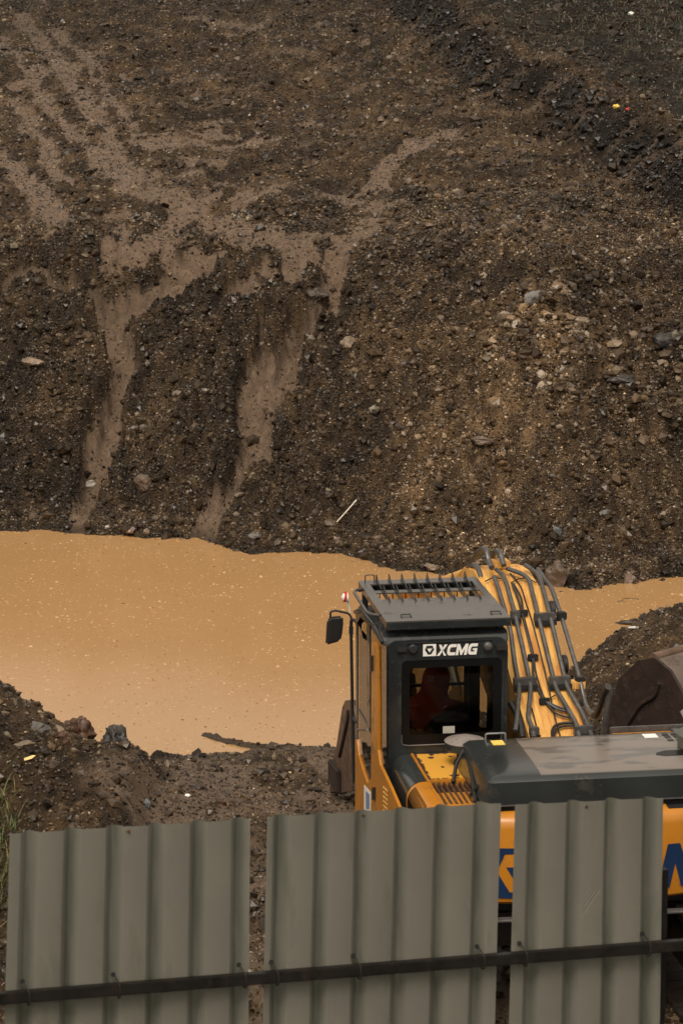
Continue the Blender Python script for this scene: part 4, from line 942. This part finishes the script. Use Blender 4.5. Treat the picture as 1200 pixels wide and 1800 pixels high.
for sx in (-1, 1):                                   # pin bosses on the flanks
    for (y, z, r) in ((.95, 2.30, .10), (.05, 1.62, .12)):
        bm = new(); lathe(bm, [(r * .6, 0), (r, .01), (r, .045), (r * .6, .05)], (BC + sx * (BHW + .02) - .025, y, z), 'x', 18); obj('pin_boss', bm, 'black', bo, True, ROT)
for px, py in ((968, 1073), (990, 1168)):
    q = BX(px, py, BC + BHW + .04); bm = new(); lathe(bm, [(.05, -.03), (.085, -.02), (.085, .02), (.05, .03)], tuple(q), 'x', 18); obj('pin_boss', bm, 'black', bo, True, ROT)
q = BP(1003, 1199, .03); bm = new(); box(bm, q.x - .06, q.x + .12, q.y - .04, q.y + .05, q.z - .06, q.z + .01, .006); obj('bracket', bm, 'boomy', bo, False, ROT)
for sx in (-1, 1):
    x = BC + sx * .36; bm = new(); tube(bm, [(x, .75, 1.12), (x, 1.75, 1.95)], .085, 14); cy = obj('boom_cylinder', bm, 'boomy', ex, True, ROT)
    bm = new(); tube(bm, [(x, 1.75, 1.95), (x, 2.25, 2.36)], .045, 12); obj('cylinder_rod', bm, 'steel', cy, True, ROT)
bm = new(); tube(bm, [(BC, 2.5, 2.86), (BC, 3.9, 2.40)], .08, 14); cy = obj('stick_cylinder', bm, 'boomy', ex, True, ROT)
bm = new(); tube(bm, [(BC, 3.9, 2.40), (BC, 4.7, 2.18)], .045, 12); obj('cylinder_rod', bm, 'steel', cy, True, ROT)
bm = new(); prism(bm, [(4.6, 2.22), (4.85, 2.25), (5.45, 1.85), (6.1, .78), (6.0, .60), (5.8, .62), (5.2, 1.45), (4.95, 1.8)], 'yz', BC - .17, BC + .17, .012); obj('stick', bm, 'boomy', ex, False, ROT)
bx0, bx1 = BC - .56, BC + .56
side_px = [(617, 1231), (606, 1231), (601, 1243), (590, 1320), (583, 1340), (579, 1388), (598, 1394), (630, 1388), (634, 1300)]
prof = [tuple(BX(px, py, bx0)[1:]) for px, py in side_px]
bm = new()
for x in (bx0, bx1 - .03): prism(bm, prof, 'yz', x, x + .03, .006)
bkt = None
shell = prof[:6]
for a, b in zip(shell, shell[1:]):
    d = Vector((b[0] - a[0], b[1] - a[1])); nrm = Vector((-d.y, d.x)).normalized() * .03
    prism(bm, [a, b, (b[0] - nrm.x, b[1] - nrm.y), (a[0] - nrm.x, a[1] - nrm.y)], 'yz', bx0 + .03, bx1 - .03)
bkt = obj('bucket', bm, 'mudsteel', ex, False, ROT)
rb = [BX(px, py, bx0 - .012) for px, py in ((611, 1248), (611, 1262), (603, 1300), (596, 1330))]
bm = new(); tube(bm, [p[:] for p in rb], .018, 6); obj('wear_strip', bm, 'rustdark', bkt, True, ROT)
q = BX(586, 1362, bx0 - .03); bm = new(); box(bm, q.x - .02, q.x + .03, q.y - .25, q.y + .2, q.z - .14, q.z + .13, .02); obj('side_cutter', bm, 'rustdark', bkt, True, ROT)
q = BX(590, 1393, bx0)
for k in range(5):
    x = bx0 + .08 + k * .235; bm = new(); hexa(bm, [(x - .04, q.y, q.z - .02), (x + .04, q.y, q.z - .02), (x + .03, q.y + .25, q.z - .06), (x - .03, q.y + .25, q.z - .06), (x - .04, q.y, q.z + .05), (x + .04, q.y, q.z + .05), (x + .03, q.y + .25, q.z - .03), (x - .03, q.y + .25, q.z - .03)]); obj('tooth', bm, 'rustdark', bkt, False, ROT)
for s_ in (-.14, .14):
    q = BX(611, 1233, bx0); bm = new(); prism(bm, [(q.y - .15, q.z - .05), (q.y + .25, q.z - .05), (q.y + .2, q.z + .22), (q.y - .02, q.z + .26)], 'yz', BC + s_ - .015, BC + s_ + .015, .01); obj('bucket_ear', bm, 'mudsteel', bkt, False, ROT)
PIPES = [
    [(868, 1014), (874, 1030), (884, 1064), (897, 1110), (903, 1160), (910, 1196), (912, 1212), (909, 1240), (908, 1262), (905, 1285)],
    [(872, 1001), (884, 1012), (889, 1024), (905, 1082), (930, 1194), (932, 1212), (927, 1262), (934, 1276), (938, 1297)],
    [(890, 999), (918, 1009), (929, 1018), (945, 1082), (972, 1194), (977, 1212), (1010, 1268), (1014, 1280), (1018, 1298)],
    [(922, 993), (944, 1008), (949, 1018), (966, 1082), (992, 1194), (997, 1210), (1026, 1260), (1033, 1276), (1040, 1297)],
]
for P in PIPES:
    bm = new(); Q = [BP(px, py, .07) for px, py in P]; Q[0].z = max(Q[0].z - .02, 2.9) if False else Q[0].z
    tube(bm, [q[:] for q in Q], .0205, 10, fr=.05); obj('hydraulic_pipe', bm, 'pipe', ex, True, ROT)
bm = new(); Q = [BX(px, py, BC + BHW + .09) for px, py in ((945, 1000), (952, 1012), (968, 1032), (978, 1060), (986, 1084), (1018, 1192), (1024, 1222), (1030, 1243))]
tube(bm, [q[:] for q in Q], .0205, 10, fr=.06); obj('hydraulic_pipe', bm, 'pipe', ex, True, ROT)
# clamps round the pipes
for (ax, ay, bx_, by) in ((897, 1080, 913, 1081), (938, 1084, 974, 1080), (902, 1198, 940, 1192), (964, 1196, 1000, 1190), (930, 1284, 946, 1283), (1008, 1283, 1040, 1278)):
    a, b = BP(ax, ay, .075), BP(bx_, by, .075); d = (b - a); bm = new()
    box(bm, a.x, b.x, -.028, .028, -.045, .03, .006)
    for vtx in bm.verts: vtx.co.y += a.y; vtx.co.z += a.z
    cl = obj('pipe_clamp', bm, 'pipe', ex, False, ROT)
    bm = new(); box(bm, a.x - .004, b.x + .004, a.y - .05, a.y - .028, a.z - .075, a.z - .03, .003); obj('clamp_plate', bm, 'black', cl, False, ROT)
for (px, py) in ((986, 1082), (1018, 1196)):
    a = BX(px, py, BC + BHW + .09); bm = new(); box(bm, a.x - .04, a.x + .04, a.y - .04, a.y + .03, a.z - .035, a.z + .035, .008); box(bm, a.x - .10, a.x + .02, a.y - .02, a.y + .02, a.z - .045, a.z - .02); obj('pipe_clamp', bm, 'black', ex, False, ROT)
# hoses
def hose(pts, r, m='hose', fr=.08):
    bm = new(); tube(bm, [tuple(p) for p in pts], r, 8, fr=fr); obj('hose', bm, m, ex, True, ROT)
def on(pts, off=.04): return [BP(px, py, off) for px, py in pts]
hose([BX(px, py, -.08) for px, py in ((822, 1004), (828, 990), (840, 970), (850, 963), (856, 970), (858, 985), (864, 998))], .026, 'pipe')
hose([BX(px, py, .04) for px, py in ((862, 994), (864, 978), (872, 967), (879, 972), (882, 984), (885, 994))], .026, 'pipe')
hose([BX(px, py, -.14) for px, py in ((815, 1010), (822, 998), (833, 992), (840, 999), (846, 1018))], .024, 'pipe')
hose([BX(px, py, .33) for px, py in ((1043, 1257), (1047, 1259), (1054, 1245), (1063, 1215), (1068, 1207))], .028, 'hose', .06)
hose([BX(px, py, .36) for px, py in ((1066, 1207), (1069, 1208), (1069, 1225), (1064, 1262), (1060, 1292))], .028, 'pipe', .04)
hose([BX(1029, 1242, .42), BX(1033, 1250, .40), BX(1043, 1257, .34)], .024, 'steel')
hose(on(((897, 1236), (905, 1250), (914, 1270), (918, 1298))), .03)
hose(on(((899, 1024), (912, 1058), (917, 1078), (925, 1110), (935, 1150), (936, 1158), (935, 1182), (944, 1210), (955, 1230), (976, 1246), (1002, 1252))), .011)
hose(on(((902, 1026), (917, 1052), (918, 1078), (927, 1110), (937, 1150), (940, 1180), (949, 1210), (957, 1231), (980, 1243), (1003, 1249))), .009)
hose(on(((896, 1008), (915, 1030), (924, 1060), (934, 1090), (950, 1150), (966, 1220), (974, 1260), (985, 1298)), .02), .007)
hose(on(((950, 1230), (962, 1230), (975, 1222))), .006)
hose(on(((957, 1232), (975, 1255), (1002, 1262))), .010)
hose(on(((970, 1298), (969, 1285), (974, 1275), (988, 1271), (1012, 1270))), .012); hose(on(((974, 1298), (973, 1288), (979, 1280), (990, 1276), (1014, 1275))), .010)
hose(on(((934, 1245), (940, 1268), (947, 1298)), .02), .007)
hose(on(((852, 1022), (866, 1015), (880, 1017)), .03), .006); hose(on(((898, 1024), (912, 1017), (925, 1016), (942, 1024)), .03), .006)
for px, py in ((918, 1076), (936, 1154), (956, 1231)):
    a = BP(px, py, .045); bm = new(); box(bm, a.x - .045, a.x + .045, a.y - .02, a.y + .02, a.z - .035, a.z + .02, .006); obj('hose_clip', bm, 'black', ex, False, ROT)
bm = new(); a = BP(872, 995, .02); box(bm, a.x - .05, a.x + .12, a.y - .05, a.y + .1, a.z - .02, a.z + .05, .01); obj('hose_bracket', bm, 'boomy', ex, False, ROT)

# ------------------------------------------------------------------ operator in the cab
def person():
    t = thing('person', 'operator seen from behind in a hooded orange-red jacket, sitting in the cab', 'person', tuple(EO), EPSI)
    def skin(name, nodes, edges, m, parent, root=0, sub=2):
        me = bpy.data.meshes.new(name); me.from_pydata([n_[0] for n_ in nodes], edges, [])
        o = bpy.data.objects.new(name, me); COL.objects.link(o)
        sm = o.modifiers.new('s', 'SKIN'); sm.use_smooth_shade = True
        for i, n_ in enumerate(nodes):
            r_ = n_[1]; me.skin_vertices[0].data[i].radius = (r_, n_[2] if len(n_) > 2 else r_); me.skin_vertices[0].data[i].use_root = (i == root)
        o.modifiers.new('u', 'SUBSURF').levels = sub
        dg = bpy.context.evaluated_depsgraph_get(); dg.update()
        m2 = bpy.data.meshes.new_from_object(o.evaluated_get(dg)); m2.name = name
        bpy.data.objects.remove(o); o = bpy.data.objects.new(name, m2); COL.objects.link(o)
        m2.materials.clear(); m2.materials.append(M[m]); o.parent = parent; return o
    px_, py_ = -.86, .60                                # pelvis
    nodes = [((px_, py_, 1.88), .13, .11), ((px_ - .01, py_ - .03, 2.02), .12, .10), ((px_ - .02, py_ - .02, 2.14), .13, .095), ((px_ - .01, py_ + .0, 2.21), .06), ((px_ + .02, py_ + .02, 2.29), .05),
             ((px_ + .04, py_ + .05, 2.36), .082, .095), ((px_ + .045, py_ + .045, 2.43), .075, .09)]
    edges = [(0, 1), (1, 2), (2, 3), (3, 4), (4, 5), (5, 6)]
    def chain(start, pts):
        k = start
        for p in pts: nodes.append(p); edges.append((k, len(nodes) - 1)); k = len(nodes) - 1
        return k
    for s in (-1, 1):
        wrist = chain(2, [((px_ + s * .17, py_ - .01, 2.14), .06), ((px_ + s * .24, py_ + .08, 1.96), .045), ((px_ + s * .23, py_ + .32, 1.93), .032), ((px_ + s * .23, py_ + .38, 1.935), .034, .018)])
        for k in range(4):
            x = px_ + s * .23 + (k - 1.5) * .020; ln = (.030, .036, .034, .026)[k]
            chain(wrist, [((x, py_ + .41, 1.945), .010), ((x, py_ + .41 + ln, 1.938), .009), ((x, py_ + .40 + ln, 1.905), .008)])
        chain(wrist, [((px_ + s * .23 - s * .032, py_ + .385, 1.925), .010), ((px_ + s * .23 - s * .030, py_ + .42, 1.905), .009)])
        chain(0, [((px_ + s * .11, py_ + .05, 1.87), .085), ((px_ + s * .13, py_ + .44, 1.86), .062), ((px_ + s * .13, py_ + .55, 1.42), .042), ((px_ + s * .13, py_ + .68, 1.36), .035)])
    skin('body', nodes, edges, 'skin', t)
    jn = [((px_, py_, 1.86), .18, .15), ((px_ - .01, py_ - .03, 2.02), .18, .145), ((px_ - .02, py_ - .02, 2.13), .18, .13), ((px_ + .005, py_ + .01, 2.22), .125), ((px_ + .03, py_ + .03, 2.31), .130, .125), ((px_ + .045, py_ + .035, 2.40), .135, .13), ((px_ + .05, py_ + .045, 2.465), .105, .11), ((px_ + .05, py_ + .05, 2.50), .06)]
    je = [(0, 1), (1, 2), (2, 3), (3, 4), (4, 5), (5, 6), (6, 7)]
    for s in (-1, 1):
        k = len(jn); jn += [((px_ + s * .18, py_ - .01, 2.135), .082), ((px_ + s * .25, py_ + .08, 1.96), .066), ((px_ + s * .235, py_ + .30, 1.93), .050)]; je += [(2, k), (k, k + 1), (k + 1, k + 2)]
    skin('jacket', jn, je, 'jacket', t)
    tn_ = [((px_, py_ + .02, 1.86), .15, .12)]; te = []
    for s in (-1, 1):
        k = len(tn_); tn_ += [((px_ + s * .11, py_ + .06, 1.87), .098), ((px_ + s * .13, py_ + .45, 1.86), .074), ((px_ + s * .13, py_ + .55, 1.44), .056)]; te += [(0, k), (k, k + 1), (k + 1, k + 2)]
    skin('trousers', tn_, te, 'trousers', t)
    hc = Vector((px_ + .045, py_ + .05, 2.39))
    bm = new(); prism(bm, [(hc.x + .085 * math.cos(R(a)), hc.y + .13 + .075 * math.sin(R(a))) for a in range(0, 181, 20)], 'xy', hc.z + .055, hc.z + .064, .003); obj('cap_peak', bm, 'cap', t)
    bm = new()
    for zz in (.0, .018, .038): box(bm, hc.x - .088, hc.x - .050, hc.y - .142, hc.y - .128, hc.z + .0 + zz, hc.z + .006 + zz)
    obj('hood_mark', bm, 'white', t)
    for s in (-1, 1):
        bm = new(); bmesh.ops.create_uvsphere(bm, u_segments=10, v_segments=8, radius=.028)
        for vtx in bm.verts: vtx.co = Vector((vtx.co.x * .4, vtx.co.y * .75, vtx.co.z)) + hc + Vector((s * .083, .02, -.03))
        obj('ear', bm, 'skin', t, True)
        bm = new(); bmesh.ops.create_uvsphere(bm, u_segments=10, v_segments=8, radius=.012)
        for vtx in bm.verts: vtx.co += hc + Vector((s * .033, .094, -.02))
        obj('eye', bm, 'white', t, True)
    bm = new(); hexa(bm, [tuple(hc + Vector(q)) for q in ((-.016, .09, -.06), (.016, .09, -.06), (.012, .09, -.065), (-.012, .09, -.065), (-.008, .085, -.01), (.008, .085, -.01), (.014, .122, -.055), (-.014, .122, -.055))], .003); obj('nose', bm, 'skin', t, True)
    bm = new(); box(bm, hc.x - .024, hc.x + .024, hc.y + .088, hc.y + .098, hc.z - .088, hc.z - .080, .003); obj('mouth', bm, 'red', t)
person()

# ------------------------------------------------------------------ spare bucket by the right mound
def spare_bucket():
    o0 = Vector((2.98, 25.9, 0)); gz = float(zat(3.2, 26.3)); ang = R(44)      # side plate faces the camera's left
    t = thing('spare_bucket', 'large dark rusted spare bucket lying on the mud behind the engine hood', 'bucket', (o0.x, o0.y, gz - .12), ang)
    # profile in (u, z): u runs to the right across the side plate; the shell runs away to the right
    P = [(-.66, 0), (-.62, .55), (-.52, .95), (-.36, 1.25), (-.14, 1.44), (.06, 1.50), (.26, 1.42), (.42, 1.26), (.55, 1.0), (.66, .62), (.72, 0)]
    top = 1.74
    P = [(u, z * top / 1.5) for u, z in P]
    # local axes: u -> +x rotated by -90 degrees (towards the camera's right), extrusion w -> +x
    f = lambda u, w_, z: (w_, -u, z)
    bm = new()
    for w0 in (0, 1.25):
        A = [bm.verts.new(f(u, w0, z)) for u, z in P]; B = [bm.verts.new(f(u, w0 + .04, z)) for u, z in P]; n_ = len(P)
        bm.faces.new(A); bm.faces.new(B[::-1])
        for i in range(n_): bm.faces.new((A[i], A[(i + 1) % n_], B[(i + 1) % n_], B[i]))
    obj('side_plate', bm, 'rustdark', t)
    bm = new(); Pi = [(u * .955, z * .97) for u, z in P]
    q = P[3:]; qi = Pi[3:]; rr = []
    for (u, z), (ui, zi) in zip(q, qi): rr.append([bm.verts.new(f(*v_)) for v_ in ((u * .99, .04, z * .99), (u * .99, 1.25, z * .99), (ui, 1.25, zi), (ui, .04, zi))])
    for a, b in zip(rr, rr[1:]):
        for k in range(4): bm.faces.new((a[k], a[(k + 1) % 4], b[(k + 1) % 4], b[k]))
    obj('shell', bm, mat('wet_brown_steel', (.115, .085, .066), .4, vary=.25, scale=4, dirt=(.05, .036, .026), dirt_amt=.3, bump=.15), t, True)
    bm = new(); tube(bm, [f(u, -.012, z) for u, z in ((-.42, .1), (-.38, .55), (-.28, .95), (-.08, 1.25), (.10, 1.36), (.14, 1.5))], .022, 6, fr=.1); obj('wear_rib', bm, 'rustdark', t, True)
    bm = new(); tube(bm, [f(.02, .04, 1.72), f(.02, 1.25, 1.72)], .05, 10); obj('lip_tube', bm, 'mudsteel', t, True)
    bm = new(); tube(bm, [f(.40, .35, 1.47), f(.52, .37, 1.22), f(.66, .40, .8)], .018, 6); tube(bm, [f(.40, .50, 1.47), f(.52, .52, 1.22), f(.66, .55, .8)], .018, 6); obj('wear_strip', bm, 'mudsteel', t, True)
    for k in range(4):
        w0 = .15 + k * .32; bm = new(); hexa(bm, [f(-.66, w0 - .05, .0), f(-.66, w0 + .05, .0), f(-.60, w0 + .05, .0), f(-.60, w0 - .05, .0), f(-.64, w0 - .04, .3), f(-.64, w0 + .04, .3), f(-.58, w0 + .04, .3), f(-.58, w0 - .04, .3)]); obj('tooth', bm, 'rustdark', t)
spare_bucket()

# ------------------------------------------------------------------ corrugated fence
FA, FB = np.array([-1.53, 12.17]), np.array([1.59, 13.06]); FT = (FB - FA) / np.linalg.norm(FB - FA); FN = np.array([-FT[1], FT[0]])   # FN points away from the camera
def FPT(t, z, d=0): p = FA + FT * t + FN * d; return (p[0], p[1], z)
def panel(t0, t1, b0, b1, z0, z1, phase, label):
    """t0..t1 along the top, b0..b1 along the foot"""
    bm = new(); prof = []; per = .200; k = math.floor(phase / per) - 1
    xs_ = [0.0]; s = phase - 2 * per
    corners = []
    while s < (t1 - t0) + per:
        for o_, d in ((0, .040), (.020, .040), (.056, 0), (.170, 0), (.200, .040)): corners.append((s + o_, d))
        s += per
    cs, cd = np.array([c_[0] for c_ in corners]), np.array([c_[1] for c_ in corners])
    us = sorted(set([0.0, t1 - t0] + [float(c_) + e for c_ in cs for e in (-.004, .004) if 0 < c_ + e < t1 - t0] + [float(c_) for c_ in cs if 0 < c_ < t1 - t0]))
    keep = [us[0]]
    for u in us[1:-1]:
        if u - keep[-1] > .003 and us[-1] - u > .003: keep.append(u)
    us = keep + [us[-1]]
    zs = np.linspace(0, 1, 15); rows = []
    for zi in zs:
        row = []
        for u in us:
            q = u / (t1 - t0); tt = t0 + u; tb = b0 + (b1 - b0) * q; zt = z0 + (z1 - z0) * q; zb = 2.35
            d = float(np.mean([np.interp(u + e, cs, cd) for e in (-.005, 0, .005)]))
            z = zb + (zt - zb) * zi; t = tb + (tt - tb) * (z - 3.5) / (zt - 3.5)
            d += .006 * mnoise.noise(Vector((t * 1.3, z * 1.1, t0))) + (.004 * mnoise.noise(Vector((t * 14, 0, t0 + 5))) if zi == 1 else 0)
            row.append(bm.verts.new(FPT(t, z + (.004 * mnoise.noise(Vector((t * 9, 3, t0))) if zi == 1 else 0), d)))
        rows.append(row)
    for a, b in zip(rows, rows[1:]):
        for i in range(len(us) - 1): bm.faces.new((a[i], a[i + 1], b[i + 1], b[i]))
    bmesh.ops.solidify(bm, geom=list(bm.faces), thickness=.0016)
    o = obj('fence_sheet', bm, 'fence', None, True)
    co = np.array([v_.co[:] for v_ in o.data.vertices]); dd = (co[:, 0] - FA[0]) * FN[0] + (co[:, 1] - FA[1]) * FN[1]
    at = o.data.attributes.new('trough_tint', 'FLOAT', 'POINT'); at.data.foreach_set('value', np.clip(dd / .04, 0, 1).astype(np.float32))
    tag(o, label, 'fence panel', 'corrugated sheets of the fence'); return o
# rail slopes a little; measured at both ends
def rail_z(t): return 3.775 - .0265 * (t + .07)
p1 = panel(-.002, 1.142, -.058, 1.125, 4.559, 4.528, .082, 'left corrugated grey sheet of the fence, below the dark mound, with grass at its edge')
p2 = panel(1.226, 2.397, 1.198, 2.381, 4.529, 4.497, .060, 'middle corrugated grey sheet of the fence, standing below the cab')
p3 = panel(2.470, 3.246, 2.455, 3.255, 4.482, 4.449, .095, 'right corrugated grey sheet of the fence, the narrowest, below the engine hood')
bm = new(); a, b = -.9, 4.6
hexa(bm, [FPT(a, rail_z(a) - .027, -.058), FPT(b, rail_z(b) - .027, -.058), FPT(b, rail_z(b) - .027, -.012), FPT(a, rail_z(a) - .027, -.012), FPT(a, rail_z(a) + .027, -.058), FPT(b, rail_z(b) + .027, -.058), FPT(b, rail_z(b) + .027, -.012), FPT(a, rail_z(a) + .027, -.012)], .005)
tag(obj('fence_rail', bm, 'rail'), 'dark wet steel rail running across the three fence sheets', 'fence rail')
for sheet, ts in ((p1, (.06, .49, 1.10)), (p2, (1.26, 1.67, 2.30)), (p3, (2.52, 3.17))):
    for k, t in enumerate(ts):
        z = rail_z(t); bm = new()
        tube(bm, [FPT(t - .02, z + .06, .012), FPT(t - .012, z + .055, -.03), FPT(t, z + .030, -.060), FPT(t + .004, z - .030, -.062), FPT(t, z - .05, -.03), FPT(t, z - .04, .01)], .0035, 6, fr=.02); tw = obj('wire_tie', bm, 'tie', sheet, True)
        bm = new(); lathe(bm, [(.012, -.004), (.012, .004)], FPT(t - .02, z + .062, -.003), 'y', 10); obj('tie_hole', bm, 'black', tw)
for sheet, t, z in ((p1, .555, 4.522), (p2, 1.70, 4.495), (p3, 2.84, 4.44)):
    bm = new(); lathe(bm, [(.008, -.003), (.008, .003)], FPT(t, z, -.002), 'y', 10); obj('rivet_hole', bm, 'rust', sheet)
def post(t, ztop, name, label, d=.10, hw=.026):
    bm = new(); p = FPT(t, 0, d); hexa(bm, [FPT(t - hw, 2.2, d - hw), FPT(t + hw, 2.2, d - hw), FPT(t + hw, 2.2, d + hw), FPT(t - hw, 2.2, d + hw), FPT(t - hw, ztop, d - hw), FPT(t + hw, ztop, d - hw), FPT(t + hw, ztop, d + hw), FPT(t - hw, ztop, d + hw)], .004)
    tag(obj(name, bm, 'rail'), label, 'fence post')
post(3.29, 4.045, 'fence_post', 'black square fence post beside the right corrugated sheet')
